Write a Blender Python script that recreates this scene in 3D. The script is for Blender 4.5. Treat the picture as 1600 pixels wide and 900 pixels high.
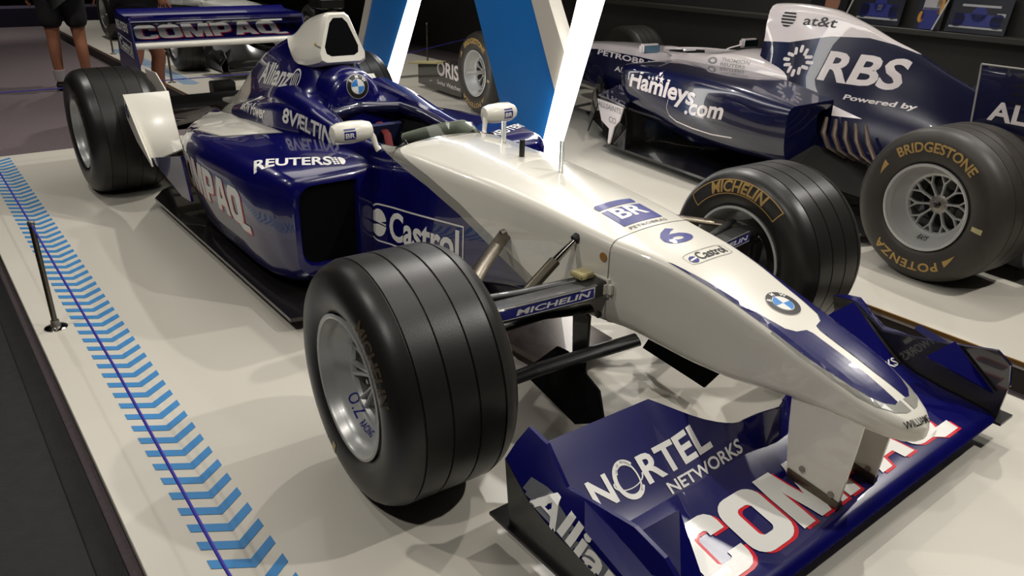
import bpy, bmesh, math, random
from mathutils import Vector, Matrix
from mathutils.bvhtree import BVHTree
R = math.radians
PI = math.pi
random.seed(7)
for o in list(bpy.data.objects): bpy.data.objects.remove(o)
scene = bpy.context.scene
C = scene.collection

# ------------------------------------------------------------------ camera, world, lights, exposure
YAW, PITCH, ROLL = 2.4706, -0.4207, 0.0256
CAM_LOC = Vector((1.4837, -1.5823, 1.2983))
F_PX = 1205.58
cd = bpy.data.cameras.new('camera'); cam = bpy.data.objects.new('camera', cd); C.objects.link(cam)
fwd = Vector((math.cos(YAW)*math.cos(PITCH), math.sin(YAW)*math.cos(PITCH), math.sin(PITCH)))
rt0 = fwd.cross(Vector((0, 0, 1))).normalized(); up0 = rt0.cross(fwd)
rt = math.cos(ROLL)*rt0 + math.sin(ROLL)*up0; up = -math.sin(ROLL)*rt0 + math.cos(ROLL)*up0
M = Matrix((rt, up, -fwd)).transposed().to_4x4(); M.translation = CAM_LOC
cam.matrix_world = M
cd.sensor_width = 36; cd.lens = F_PX*36/1600; cd.clip_start = 0.05; cd.clip_end = 100
scene.camera = cam

w = bpy.data.worlds.new('hall_world'); scene.world = w; w.use_nodes = True
w.node_tree.nodes['Background'].inputs[0].default_value = (0.75, 0.8, 1.0, 1)
w.node_tree.nodes['Background'].inputs[1].default_value = 0.10

def spot(loc, target, energy, size=R(95), blend=.6, radius=.05, color=(1, .958, .895)):
    d = bpy.data.lights.new('ceiling_or_fill_spot', 'SPOT'); d.energy = energy; d.spot_size = size; d.spot_blend = blend
    d.shadow_soft_size = radius; d.color = color
    o = bpy.data.objects.new('ceiling_or_fill_spot', d); C.objects.link(o); o.location = loc
    o.rotation_euler = (Vector(target)-Vector(loc)).to_track_quat('-Z', 'Y').to_euler()
    return o
def area(loc, target, energy, sx, sy, color=(1, .95, .88)):
    d = bpy.data.lights.new('ceiling_panel', 'AREA'); d.shape = 'RECTANGLE'; d.size = sx; d.size_y = sy; d.energy = energy; d.color = color
    o = bpy.data.objects.new('ceiling_panel', d); C.objects.link(o); o.location = loc
    o.rotation_euler = (Vector(target)-Vector(loc)).to_track_quat('-Z', 'Y').to_euler()
    return o
for loc, tgt, e in [((1.9, 1.6, 3.6), (.6, .1, 0), 150), ((-.4, 2.6, 3.7), (-.2, -.4, 0), 120), ((-2.6, 1.8, 3.7), (-2.2, -.5, 0), 130),
                    ((-1.2, -2.6, 3.7), (-1, -.6, 0), 75), ((-4.2, -1.4, 3.7), (-3.2, -.2, 0), 70), ((.9, -2.8, 3.6), (.5, -.3, 0), 70),  # camera-side spots here raised to serve as fill
                    ((.6, 4.2, 3.7), (.2, 2.6, 0), 75), ((-3.0, 4.4, 3.7), (-2.6, 2.8, 0), 85), ((-6.4, 1.6, 3.7), (-6.6, 1.4, 0), 170), ((-5.4, -1.8, 3.7), (-6.2, -1.0, 0), 120), ((-9.5, .6, 3.7), (-9.6, .6, 0), 120), ((-13.2, -.8, 3.7), (-14.4, -.6, 0), 160)]:  # far-end spots are added to brighten the dim back of the hall
    spot(loc, tgt, e*1.55)
area((.2, .3, 4.0), (.0, 0, 0), 28, 3.0, 1.2)
area((-3.0, .8, 4.0), (-3.0, .4, 0), 24, 3.0, 1.2)

scene.view_settings.view_transform = 'Standard'; scene.view_settings.look = 'None'
scene.view_settings.exposure = 0.12; scene.view_settings.gamma = 1.0
scene.view_settings.use_curve_mapping = False

# ------------------------------------------------------------------ materials
def srgb(r, g, b):
    f = lambda c: (c/255)/12.92 if c/255 <= .04045 else ((c/255+.055)/1.055)**2.4
    return (f(r), f(g), f(b), 1)
def mat(name, col, rough=.4, metal=0, coat=0, emit=None, es=0, spec=.5, bump=None, var=None, trans=0, ior=1.45):
    m = bpy.data.materials.new(name); m.use_nodes = True; nt = m.node_tree; b = nt.nodes['Principled BSDF']
    b.inputs['Base Color'].default_value = col; b.inputs['Roughness'].default_value = rough; b.inputs['Metallic'].default_value = metal
    b.inputs['Coat Weight'].default_value = coat; b.inputs['Coat Roughness'].default_value = .02
    b.inputs['Specular IOR Level'].default_value = spec
    b.inputs['Transmission Weight'].default_value = trans; b.inputs['IOR'].default_value = ior
    if emit: b.inputs['Emission Color'].default_value = emit; b.inputs['Emission Strength'].default_value = es
    tc = nt.nodes.new('ShaderNodeTexCoord')
    if var:   # (scale, darker factor, roughness spread)
        n = nt.nodes.new('ShaderNodeTexNoise'); n.inputs['Scale'].default_value = var[0]; n.inputs['Detail'].default_value = 6
        nt.links.new(tc.outputs['Object'], n.inputs['Vector'])
        mx = nt.nodes.new('ShaderNodeMix'); mx.data_type = 'RGBA'
        mx.inputs[6].default_value = col; mx.inputs[7].default_value = (col[0]*var[1], col[1]*var[1], col[2]*var[1], 1)
        nt.links.new(n.outputs['Fac'], mx.inputs[0]); nt.links.new(mx.outputs[2], b.inputs['Base Color'])
        mr = nt.nodes.new('ShaderNodeMapRange'); mr.inputs[3].default_value = rough-var[2]; mr.inputs[4].default_value = rough+var[2]
        nt.links.new(n.outputs['Fac'], mr.inputs[0]); nt.links.new(mr.outputs[0], b.inputs['Roughness'])
    if bump:  # (scale, strength)
        n = nt.nodes.new('ShaderNodeTexNoise'); n.inputs['Scale'].default_value = bump[0]; n.inputs['Detail'].default_value = 8
        nt.links.new(tc.outputs['Object'], n.inputs['Vector'])
        bp = nt.nodes.new('ShaderNodeBump'); bp.inputs['Strength'].default_value = bump[1]; bp.inputs['Distance'].default_value = .01
        nt.links.new(n.outputs['Fac'], bp.inputs['Height']); nt.links.new(bp.outputs[0], b.inputs['Normal'])
    return m
BLUE = (.0022, .0020, .084, 1); WHITE = srgb(226, 222, 210); GREY = srgb(148, 146, 138)
blue = mat('navy_gloss_paint', BLUE, .25, 0, 1)
white = mat('white_gloss_paint', WHITE, .3, 0, .8)
grey = mat('grey_gloss_paint', GREY, .3, 0, .6)
silver_grey = mat('silver_grey_gloss', srgb(120, 122, 128), .28, .3, .5)
carbon = mat('carbon_black', (.012, .012, .012, 1), .38, 0, .3, var=(30, .6, .08))
carbon_gloss = mat('carbon_gloss', (.012, .011, .01, 1), .18, 0, .8)
rubber = mat('tyre_rubber', (.019, .0175, .016, 1), .36, 0, 0, var=(7, .45, .12), bump=(300, .03))
rubber2 = mat('worn_tyre_rubber', (.040, .035, .029, 1), .48, 0, 0, var=(9, .55, .09), bump=(300, .03))
rim_m = mat('rim_silver', srgb(178, 178, 176), .33, .35, .3)
chrome = mat('polished_metal', srgb(200, 198, 192), .12, 1)
steel = mat('brushed_steel', srgb(165, 160, 152), .38, .9, var=(40, .7, .08))
titan = mat('titanium_tube', srgb(120, 112, 98), .3, .9, var=(50, .5, .1))
tan_m = mat('tan_bushing', srgb(165, 120, 60), .4, .3)
beige = mat('beige_clamp', srgb(176, 165, 120), .5)
white_ink = mat('white_ink', srgb(228, 226, 220), .35, 0, .3)
blue_ink = mat('blue_ink', srgb(22, 28, 120), .35, 0, .3)
black_ink = mat('black_ink', srgb(28, 26, 26), .4)
red_ink = mat('red_ink', srgb(205, 20, 40), .35, 0, .3)
sky_ink = mat('light_blue_ink', srgb(60, 130, 200), .35, 0, .3)
grey_ink = mat('grey_ink', srgb(140, 138, 134), .4, 0, .3)
gold_ink = mat('gold_ink', srgb(165, 135, 78), .6)
dim_ink = mat('worn_gold_ink', srgb(72, 60, 42), .6)
yellow_ink = mat('yellow_ink', srgb(200, 170, 60), .6)
indigo = mat('dusk_blue_paint', srgb(58, 52, 112), .25, 0, 1)
dark_int = mat('cockpit_black', (.006, .006, .007, 1), .7)
duct_black = mat('duct_black', (.002, .002, .0025, 1), .9, spec=.1)
navy2 = mat('dark_navy_paint', (.0035, .0045, .030, 1), .25, 0, 1)
seat_m = mat('harness_red', srgb(96, 14, 16), .8)
seat_blue = mat('seat_fabric', srgb(22, 28, 70), .8)
pad_m = mat('grey_green_padding', srgb(92, 98, 84), .55)
acrylic = mat('clear_acrylic', (.95, .97, .95, 1), .03, 0, 0, trans=1, ior=1.3)
milky = mat('frosted_acrylic', (.88, .9, .86, 1), .15, 0, 0, trans=.7, ior=1.2)
mirror_m = mat('mirror_glass', srgb(90, 120, 140), .05, 1)

# ------------------------------------------------------------------ object helpers
def link(o, parent=None):
    C.objects.link(o)
    if parent: o.parent = parent
    return o
def mesh_obj(name, verts, faces, material, parent=None, smooth=True, loc=None, kind=None, auto=35):
    me = bpy.data.meshes.new(name); me.from_pydata([tuple(v) for v in verts], [], faces); me.validate()
    bm = bmesh.new(); bm.from_mesh(me); bmesh.ops.remove_doubles(bm, verts=bm.verts, dist=1e-6); bmesh.ops.recalc_face_normals(bm, faces=bm.faces); bm.to_mesh(me); bm.free()
    return finish(name, me, material, parent, smooth, loc, kind, auto)
def finish(name, me, material, parent=None, smooth=True, loc=None, kind=None, auto=35):
    for mm in (material if isinstance(material, (list, tuple)) else [material]): me.materials.append(mm)
    if smooth:
        me.shade_smooth()
        me.set_sharp_from_angle(angle=R(auto))
    o = bpy.data.objects.new(name, me); link(o, parent)
    if loc: o.location = loc
    if kind: o['kind'] = kind
    return o
def bm_obj(name, bm, material, parent=None, smooth=True, loc=None, kind=None, auto=35, recalc=True):
    if recalc: bmesh.ops.recalc_face_normals(bm, faces=bm.faces)
    me = bpy.data.meshes.new(name); bm.to_mesh(me); bm.free()
    return finish(name, me, material, parent, smooth, loc, kind, auto)
def empty(name, loc=(0, 0, 0), rz=0, parent=None):
    o = bpy.data.objects.new(name, None); link(o, parent); o.location = loc; o.rotation_euler = (0, 0, rz); o.empty_display_size = .2
    return o
def tag(o, label=None, cat=None, group=None, kind=None):
    if label: o['label'] = label
    if cat: o['category'] = cat
    if group: o['group'] = group
    if kind: o['kind'] = kind
    return o
def add_box(bm, c, s, rot=None):
    r = bmesh.ops.create_cube(bm, size=1); vs = r['verts']
    for v in vs:
        v.co = Vector((v.co.x*s[0], v.co.y*s[1], v.co.z*s[2]))
        if rot is not None: v.co = rot @ v.co
        v.co += Vector(c)
    return vs
def bevel_all(bm, w=.003, seg=2):
    bmesh.ops.bevel(bm, geom=bm.edges[:], offset=w, segments=seg, affect='EDGES', clamp_overlap=True)
def box(name, c, s, material, parent=None, bev=.003, rot=None, kind=None):
    bm = bmesh.new(); add_box(bm, (0, 0, 0), s, rot)
    if bev: bevel_all(bm, bev)
    return bm_obj(name, bm, material, parent, loc=c, kind=kind)
def tube_geo(path, rad, n=12, flat=None, upv=(0, 0, 1)):
    """sweep an ellipse (rad, rad*flat) along a path; rad may be a list"""
    path = [Vector(p) for p in path]; vs = []; fs = []
    for i, p in enumerate(path):
        t = (path[min(i+1, len(path)-1)]-path[max(i-1, 0)]).normalized()
        a = Vector(upv) if abs(t.dot(Vector(upv))) < .95 else Vector((0, 1, 0))
        s = t.cross(a).normalized(); u = s.cross(t)
        r = rad[i] if isinstance(rad, (list, tuple)) else rad
        for k in range(n):
            an = 2*PI*k/n
            vs.append(p + s*math.cos(an)*r + u*math.sin(an)*r*(flat if flat else 1))
    for i in range(len(path)-1):
        for k in range(n): fs.append((i*n+k, i*n+(k+1) % n, (i+1)*n+(k+1) % n, (i+1)*n+k))
    fs.append(tuple(range(n-1, -1, -1))); fs.append(tuple(range((len(path)-1)*n, len(path)*n)))
    return vs, fs
def tube(name, path, rad, material, parent=None, n=12, flat=None, upv=(0, 0, 1)):
    return mesh_obj(name, *tube_geo(path, rad, n, flat, upv), material, parent)
def lathe_geo(prof, n=48, axis='Y', closed=False):
    vs = []; fs = []
    for (r, a) in prof:
        for k in range(n):
            t = 2*PI*k/n
            if axis == 'Y': vs.append((r*math.cos(t), a, r*math.sin(t)))
            elif axis == 'Z': vs.append((r*math.cos(t), r*math.sin(t), a))
            else: vs.append((a, r*math.cos(t), r*math.sin(t)))
    m = len(prof)
    for i in range(m if closed else m-1):
        j = (i+1) % m
        for k in range(n): fs.append((i*n+k, i*n+(k+1) % n, j*n+(k+1) % n, j*n+k))
    return vs, fs
def lathe(name, prof, material, parent=None, n=48, axis='Y', closed=False, loc=None, auto=35):
    return mesh_obj(name, *lathe_geo(prof, n, axis, closed), material, parent, loc=loc, auto=auto)
def plate(name, pts, thick, material, parent=None, bev=.0, kind=None):
    """planar polygon (3D points) extruded by thick along its normal (centred)"""
    pts = [Vector(p) for p in pts]; n = Vector((0, 0, 0))
    for i in range(len(pts)): n += (pts[i]-pts[0]).cross(pts[(i+1) % len(pts)]-pts[0])
    n.normalize()
    bm = bmesh.new()
    a = [bm.verts.new(p+n*thick/2) for p in pts]; b = [bm.verts.new(p-n*thick/2) for p in pts]
    bm.faces.new(a); bm.faces.new(b[::-1])
    for i in range(len(pts)): j = (i+1) % len(pts); bm.faces.new((a[i], b[i], b[j], a[j]))
    if bev: bevel_all(bm, bev, 1)
    return bm_obj(name, bm, material, parent, kind=kind, smooth=False)
def grid_surf(name, rows, thick, material, parent=None, n=None):
    """surface through rows of points, solidified"""
    nr, nc = len(rows), len(rows[0]); P = [[Vector(p) for p in r] for r in rows]
    top = []; bot = []
    for i in range(nr):
        for j in range(nc):
            du = P[i][min(j+1, nc-1)]-P[i][max(j-1, 0)]; dv = P[min(i+1, nr-1)][j]-P[max(i-1, 0)][j]
            nn = du.cross(dv); nn = nn.normalized() if nn.length > 1e-9 else Vector((0, 0, 1))
            top.append(P[i][j]+nn*thick/2); bot.append(P[i][j]-nn*thick/2)
    N = nr*nc; fs = []
    for i in range(nr-1):
        for j in range(nc-1):
            a, b, c, d = i*nc+j, i*nc+j+1, (i+1)*nc+j+1, (i+1)*nc+j
            fs.append((a, b, c, d)); fs.append((N+d, N+c, N+b, N+a))
    for j in range(nc-1):
        fs.append((j+1, j, N+j, N+j+1)); k = (nr-1)*nc; fs.append((k+j, k+j+1, N+k+j+1, N+k+j))
    for i in range(nr-1):
        fs.append((i*nc, (i+1)*nc, N+(i+1)*nc, N+i*nc)); fs.append(((i+1)*nc+nc-1, i*nc+nc-1, N+i*nc+nc-1, N+(i+1)*nc+nc-1))
    return mesh_obj(name, top+bot, fs, material, parent, auto=50)
def pchip(xs, ys, x):
    n = len(xs)
    if x <= xs[0]: return ys[0]
    if x >= xs[-1]: return ys[-1]
    d = [(ys[i+1]-ys[i])/(xs[i+1]-xs[i]) for i in range(n-1)]
    def m(i):
        if i == 0: return d[0]
        if i == n-1: return d[-1]
        if d[i-1]*d[i] <= 0: return 0
        return 2*d[i-1]*d[i]/(d[i-1]+d[i])
    for i in range(n-1):
        if x <= xs[i+1]: break
    h = xs[i+1]-xs[i]; t = (x-xs[i])/h
    return ((2*t**3-3*t*t+1)*ys[i]+(t**3-2*t*t+t)*h*m(i)+(-2*t**3+3*t*t)*ys[i+1]+(t**3-t*t)*h*m(i+1))
def densify(stations, step):
    stations = sorted(stations); xs = [s[0] for s in stations]; out = []
    k = max(2, int((xs[-1]-xs[0])/step)); X = sorted(set([xs[0]+(xs[-1]-xs[0])*i/k for i in range(k+1)]+xs))
    X2 = [X[0]]
    for x in X[1:]:
        if x-X2[-1] > step*.25: X2.append(x)
        elif x in xs: X2[-1] = x
    for x in X2: out.append(tuple([x]+[pchip(xs, [s[j] for s in stations], x) for j in range(1, len(stations[0]))]))
    return out
def half_ring(wt, wb, zt, zb, rt, rb, crown):
    P = []
    for i in range(6):
        y = (wt-rt)*i/5; P.append((y, zt+crown*(1-(y/max(wt, 1e-6))**2)))
    zc = P[-1][1]
    for a in (72, 54, 36, 18, 4): P.append((wt-rt+rt*math.cos(R(a)), zc-rt+rt*math.sin(R(a))))
    y0, z0 = P[-1]; y1, z1 = wb, zb+rb
    for t in (.25, .5, .75): P.append((y0+(y1-y0)*t, z0+(z1-z0)*t))
    for a in (0, 25, 50, 75, 90): P.append((wb-rb+rb*math.cos(R(a)), zb+rb-rb*math.sin(R(a))))
    for t in (.5, 1): P.append(((wb-rb)*(1-t), zb))
    return P
def loft_rings(name, rings, material, parent=None, closed=True, caps=True, auto=40):
    n = len(rings[0]); vs = [p for r in rings for p in r]; fs = []
    for i in range(len(rings)-1):
        for k in range(n if closed else n-1):
            a, b = i*n+k, i*n+(k+1) % n; fs.append((a, b, b+n, a+n))
    if caps: fs.append(tuple(range(n-1, -1, -1))); fs.append(tuple(range((len(rings)-1)*n, len(rings)*n)))
    return mesh_obj(name, vs, fs, material, parent, auto=auto)
def sym_loft(name, stations, material, parent=None, step=.05, y0=0, caps=True, auto=40):
    rings = []
    for s in densify(stations, step):
        h = half_ring(*s[1:8])
        rings.append([(s[0], y0+y, z) for y, z in h] + [(s[0], y0-y, z) for y, z in h[-2:0:-1]])
    return loft_rings(name, rings, material, parent, caps=caps, auto=auto)

# ------------------------------------------------------------------ flat print projected on a surface
def text_geo(s, bold=0.0, shear=0.0, spacing=1.0):
    cu = bpy.data.curves.new('t', 'FONT'); cu.body = s; cu.size = 1; cu.offset = min(bold, .028); cu.shear = shear; cu.space_character = spacing
    cu.resolution_u = 3; cu.fill_mode = 'FRONT'; cu.dimensions = '2D'
    o = bpy.data.objects.new('t', cu); C.objects.link(o); bpy.context.view_layer.update()
    me = bpy.data.meshes.new_from_object(o.evaluated_get(bpy.context.evaluated_depsgraph_get()))
    V = [(v.co.x, v.co.y) for v in me.vertices]; F = [tuple(p.vertices) for p in me.polygons]
    bpy.data.objects.remove(o); bpy.data.curves.remove(cu); bpy.data.meshes.remove(me)
    return V, F
def poly_geo(*polys):
    """polygons (outer, then holes) filled"""
    bm = bmesh.new(); ed = []
    for p in polys:
        v = [bm.verts.new((x, y, 0)) for x, y in p]
        for i in range(len(v)): ed.append(bm.edges.new((v[i], v[(i+1) % len(v)])))
    bmesh.ops.triangle_fill(bm, use_beauty=True, use_dissolve=False, edges=ed)
    V = [(v.co.x, v.co.y) for v in bm.verts]; bm.verts.index_update(); F = [tuple(v.index for v in f.verts) for f in bm.faces]; bm.free()
    return V, F
def join_geo(*gs):
    V = []; F = []
    for v, f in gs:
        n = len(V); V += v; F += [tuple(i+n for i in q) for q in f]
    return V, F
def xf(g, sx=1, sy=1, dx=0, dy=0, rot=0):
    c, s = math.cos(rot), math.sin(rot)
    return [((x*c-y*s)*sx+dx, (x*s+y*c)*sy+dy) for x, y in g[0]], g[1]
def circ(r, n=32, cx=0, cy=0, a0=0, a1=2*PI):
    full = abs(a1-a0-2*PI) < 1e-6
    return [(cx+r*math.cos(a0+(a1-a0)*i/(n if full else n-1)), cy+r*math.sin(a0+(a1-a0)*i/(n if full else n-1))) for i in range(n)]
def arcband(r0, r1, a0, a1, n=24):
    if abs(a1-a0-2*PI) < 1e-6: return poly_geo(circ(r1, n), circ(r0, n))
    return poly_geo(circ(r1, n, a0=a0, a1=a1)+circ(r0, n, a0=a0, a1=a1)[::-1])
def cut_geo(V, F, step):
    bm = bmesh.new(); vs = [bm.verts.new((x, y, 0)) for x, y in V]
    for f in F:
        try: bm.faces.new([vs[i] for i in f])
        except ValueError: pass
    for ax in (0, 1):
        lo = min(v.co[ax] for v in bm.verts); hi = max(v.co[ax] for v in bm.verts)
        no = Vector((1, 0, 0)) if ax == 0 else Vector((0, 1, 0)); k = int((hi-lo)/step)
        for i in range(1, k+1):
            co = Vector((0, 0, 0)); co[ax] = lo+i*(hi-lo)/(k+1)
            bmesh.ops.bisect_plane(bm, geom=bm.verts[:]+bm.edges[:]+bm.faces[:], plane_co=co, plane_no=no, dist=1e-7)
    return bm
def bvh_of(objs):
    V = []; F = []
    for o in objs:
        n = len(V); V += [v.co.copy() for v in o.data.vertices]; F += [[i+n for i in p.vertices] for p in o.data.polygons]
    return BVHTree.FromPolygons(V, F)
def decal(name, geo, BL, BR, TL, material, parent, bvh=None, off=.0015, step=.03, bb=None, depth=.45):
    """geo's box is mapped on the frame BL-BR-TL and dropped onto the surface along the frame's normal"""
    BL, BR, TL = Vector(BL), Vector(BR), Vector(TL); U = BR-BL; W = TL-BL; n = U.cross(W).normalized()
    if bb is None:
        xs = [v[0] for v in geo[0]]; ys = [v[1] for v in geo[0]]; bb = (min(xs), min(ys), max(xs), max(ys))
    sx, sy = U.length/(bb[2]-bb[0]), W.length/(bb[3]-bb[1])
    V = [((x-bb[0])*sx, (y-bb[1])*sy) for x, y in geo[0]]
    bm = cut_geo(V, geo[1], step) if step else cut_geo(V, geo[1], 1e9)
    u = U.normalized(); ww = W.normalized(); missed = []
    for v in bm.verts:
        p = BL+u*v.co.x+ww*v.co.y
        if bvh:
            h = bvh.ray_cast(p+n*depth, -n, depth*2)
            if h[0] is not None: p = h[0]+(h[1] if h[1].dot(n) > 0 else -h[1])*off
            else: missed.append(v)
        else: p = p+n*off
        v.co = p
    if missed: bmesh.ops.delete(bm, geom=missed, context='VERTS')
    return bm_obj(name, bm, material, parent, smooth=False, recalc=False)
def tyre_text(name, s, r0, h, ang, y, material, parent, bold=.02, side=1, spacing=1.0, sx=1.0, bvh=None, geo=None, shear=0):
    """lettering bent round a side wall; ang = mid angle (0 = +X, 90 = top); side +1 faces +Y"""
    V, F = geo or text_geo(s, bold, shear, spacing); xs = [v[0] for v in V]; ys = [v[1] for v in V]
    cx = (min(xs)+max(xs))/2; k = h/(max(ys)-min(ys)); y0 = min(ys)
    bm = cut_geo([((x-cx)*k*sx, (yy-y0)*k) for x, yy in V], F, .02)
    for v in bm.verts:
        r = r0+v.co.y; a = ang + side*v.co.x/(r0+h*.5) * (1)
        # seen from +Y, x runs to the left, so text reads right when angle grows
        q = Vector((r*math.cos(a), y, r*math.sin(a)))
        if bvh:
            hh = bvh.ray_cast(q+Vector((0, side*.2, 0)), Vector((0, -side, 0)), .4)
            if hh[0] is not None: q = hh[0]+Vector((0, side*.0015, 0))
        v.co = q
    return bm_obj(name, bm, material, parent, smooth=False, recalc=False)

# ------------------------------------------------------------------ the setting
hall_floor = mat('hall_carpet', srgb(104, 92, 95), .75, var=(60, .6, .1), bump=(220, .3))
black_mat = mat('black_rubber_mat', (.008, .008, .0085, 1), .6, var=(20, .6, .1), bump=(90, .15))
wall_m = mat('dark_wall_paint', srgb(60, 58, 54), .7, var=(3, .8, .05))
plat_m = mat('white_laminate', srgb(205, 200, 188), .33, 0, .15, var=(2.2, .93, .05))
edge_m = mat('platform_side_board', srgb(62, 58, 52), .6)
trim_m = mat('brass_edge_strip', srgb(150, 115, 60), .4, .6)
sign_blue = mat('sign_blue', srgb(28, 112, 190), .35, 0, .2, var=(1.2, .93, .03))
sign_grey = mat('sign_grey', srgb(196, 190, 178), .4)
glow = mat('lit_sign_edge', (1, 1, 1, 1), .5, emit=(1, .965, .9, 1), es=5.0)
ceil_m = mat('ceiling_black', (.012, .012, .014, 1), .8)

def slab(name, x0, x1, y0, y1, z0, z1, m, kind='structure', parent=None, bev=0):
    bm = bmesh.new(); add_box(bm, ((x0+x1)/2, (y0+y1)/2, (z0+z1)/2), (x1-x0, y1-y0, z1-z0))
    if bev: bevel_all(bm, bev, 1)
    o = bm_obj(name, bm, m, parent, smooth=False)
    if kind and not parent: o['kind'] = kind
    return o
slab('floor', -16, 5, -5, 6, -.17, -.12, hall_floor)
slab('ceiling', -16, 5, -5, 6, 4.25, 4.3, ceil_m)
slab('wall_back', -16, 5, 4.65, 4.75, -.12, 4.25, wall_m)
slab('wall_left', -16.1, -16, -5, 6, -.12, 4.25, wall_m)
slab('wall_right', 5, 5.1, -5, 6, -.12, 4.25, wall_m)
slab('wall_front', -16, 5, -5.1, -5, -.12, 4.25, wall_m)
lt = slab('trim_1', -16, 5, 4.5, 4.65, .74, .78, mat('ledge_paint', srgb(62, 62, 56), .5), bev=.004)
# black rubber matting beside the platform, laid in strips
matting = slab('floor_matting', -4.5, 2.6, -3.6, -1.42, -.12, -.105, black_mat)
for i in range(3):
    slab('mat_strip', -4.5, 2.6, -3.6+.71*i, -3.6+.71*i+.70, -.105, -.096, black_mat, parent=matting, bev=.003)

def platform(nm, x0, x1, y0, y1, label):
    p = slab(nm, x0, x1, y0, y1, -.03, 0, plat_m, bev=.002); p['kind'] = 'structure'
    slab('side_board', x0+.01, x1-.01, y0+.01, y1-.01, -.12, -.03, edge_m, parent=p)
    return p
pl1 = platform('platform_front', -4.215, 2.6, -1.40, 1.03, '')
pl2 = platform('platform_back', -5.6, 3.2, 1.30, 4.3, '')
slab('edge_strip', -5.6, 3.2, 1.292, 1.30, -.012, .002, trim_m, parent=pl2)
pl3 = platform('platform_far', -13, -5.75, .44, 3.6, '')
slab('edge_strip', -13, -5.75, .432, .44, -.012, .002, trim_m, parent=pl3)
# chevron floor tape: one piece per stripe
chev_me = None
def chevron(parent, x, y=-1.28, flip=1):
    global chev_me
    if chev_me is None:
        pts = [(0, 0), (.054, .082), (.006, .147), (.038, .147), (.086, .082), (.032, 0)]
        bm = bmesh.new(); a = [bm.verts.new((px, py, .0012)) for px, py in pts]; b = [bm.verts.new((px, py, 0)) for px, py in pts]
        bm.faces.new((a[0], a[1], a[4], a[5])); bm.faces.new((a[1], a[2], a[3], a[4]))
        for i in range(6): j = (i+1) % 6; bm.faces.new((a[i], b[i], b[j], a[j]))
        bmesh.ops.recalc_face_normals(bm, faces=bm.faces)
        chev_me = bpy.data.meshes.new('chevron'); bm.to_mesh(chev_me); bm.free(); chev_me.materials.append(mat('blue_floor_tape', srgb(62, 132, 190), .4, var=(8, .9, .05)))
    o = bpy.data.objects.new('chevron', chev_me); link(o, parent); o.location = (x, y, 0.0004); return o
for i in range(78): chevron(pl1, -4.16+.0732*i)
for i in range(40): chevron(pl3, -9.2+.0732*i, .56)

# stanchions and barrier cord
def stanchion(x, y, z, h, label, group=None):
    t = empty('barrier_post', (x, y, z)); tag(t, label, 'post', group)
    lathe('base', [(0, 0), (.037, 0), (.038, .003), (.034, .006), (.012, .008), (.0, .008)], chrome, t, 32, 'Z')
    lathe('pole', [(0, .006), (.0095, .006), (.0095, h-.02), (.0095, h)], titan, t, 20, 'Z')
    lathe('cap', [(.0105, h-.014), (.0115, h-.012), (.0115, h), (.009, h+.004), (0, h+.005)], steel, t, 20, 'Z')
    lathe('collar', [(.0095, .03), (.014, .03), (.015, .012), (.018, .007), (.0095, .007)], steel, t, 20, 'Z')
    return t
post_a = stanchion(-1.45, -1.335, 0, .40, 'thin metal barrier post on the white platform beside the blue chevrons')
post_b = stanchion(-4.17, -1.335, 0, .40, 'thin metal barrier post at the far left platform corner')
stanchion(-4.17, .62, 0, .40, 'thin metal barrier post behind the gearbox of the nearest car')
stanchion(-6.4, 3.34, -.0, .44, 'thin metal barrier post seen between the blue sign legs')
stanchion(-8.75, .50, 0, .44, 'thin metal barrier post between the two visitors')
stanchion(-6.45, .50, 0, .98, 'tall slim black post behind the rear wing')
stanchion(2.3, -1.335, 0, .40, 'thin metal barrier post at the near end of the front platform')
cord_m = mat('blue_cord', srgb(42, 32, 140), .6)
def cord(pts, post, label):
    o = tube('cord', [Vector(p)-post.location for p in pts], .0032, cord_m, post, 8); o['label'] = label
cord([(-4.17, -1.335, .395), (-2.9, -1.335, .392), (-1.45, -1.335, .39), (-.3, -1.335, .37), (.4, -1.335, .32), (2.3, -1.335, .39)], post_a, 'blue barrier cord running above the chevron band beside the nearest car')
cord([(-4.17, -1.335, .395), (-4.17, -.5, .392), (-4.17, .62, .392), (-4.75, 1.9, .34), (-5.35, 3.21, .39)], post_b, 'blue barrier cord across the back of the front platform')
stanchion(-5.35, 3.21, 0, .40, 'thin metal barrier post behind the front wheel of the dark navy car')

# big slanting letter sign: limbs of boards with lit edges
sg = empty('letter_sign', (-2.6, 1.5, 0)); tag(sg, 'large blue letter shaped sign with glowing white edges between the cars', 'sign')
def limb(name, bl, br, tl, tr, y0, y1, m):
    f = [(bl[0], bl[1]), (br[0], br[1]), (tr[0], tr[1]), (tl[0], tl[1])]
    vs = [Vector((x, y0, z))-Vector((-2.6, 1.5, 0)) for x, z in f]+[Vector((x, y1, z))-Vector((-2.6, 1.5, 0)) for x, z in f]
    return mesh_obj(name, vs, [(0, 1, 2, 3), (7, 6, 5, 4), (0, 4, 5, 1), (1, 5, 6, 2), (2, 6, 7, 3), (3, 7, 4, 0)], m, sg, smooth=False)
def lx(p, q, z): t = (z-p[1])/(q[1]-p[1]); return p[0]+(q[0]-p[0])*t
def strip(name, a, b, c, d, y0, y1, m, z0=0, z1=2.9):
    """left edge line a-b and right edge line c-d (x, z), cut at z0 and z1"""
    return limb(name, (lx(a, b, z0), z0), (lx(c, d, z0), z0), (lx(a, b, z1), z1), (lx(c, d, z1), z1), y0, y1, m)
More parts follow.
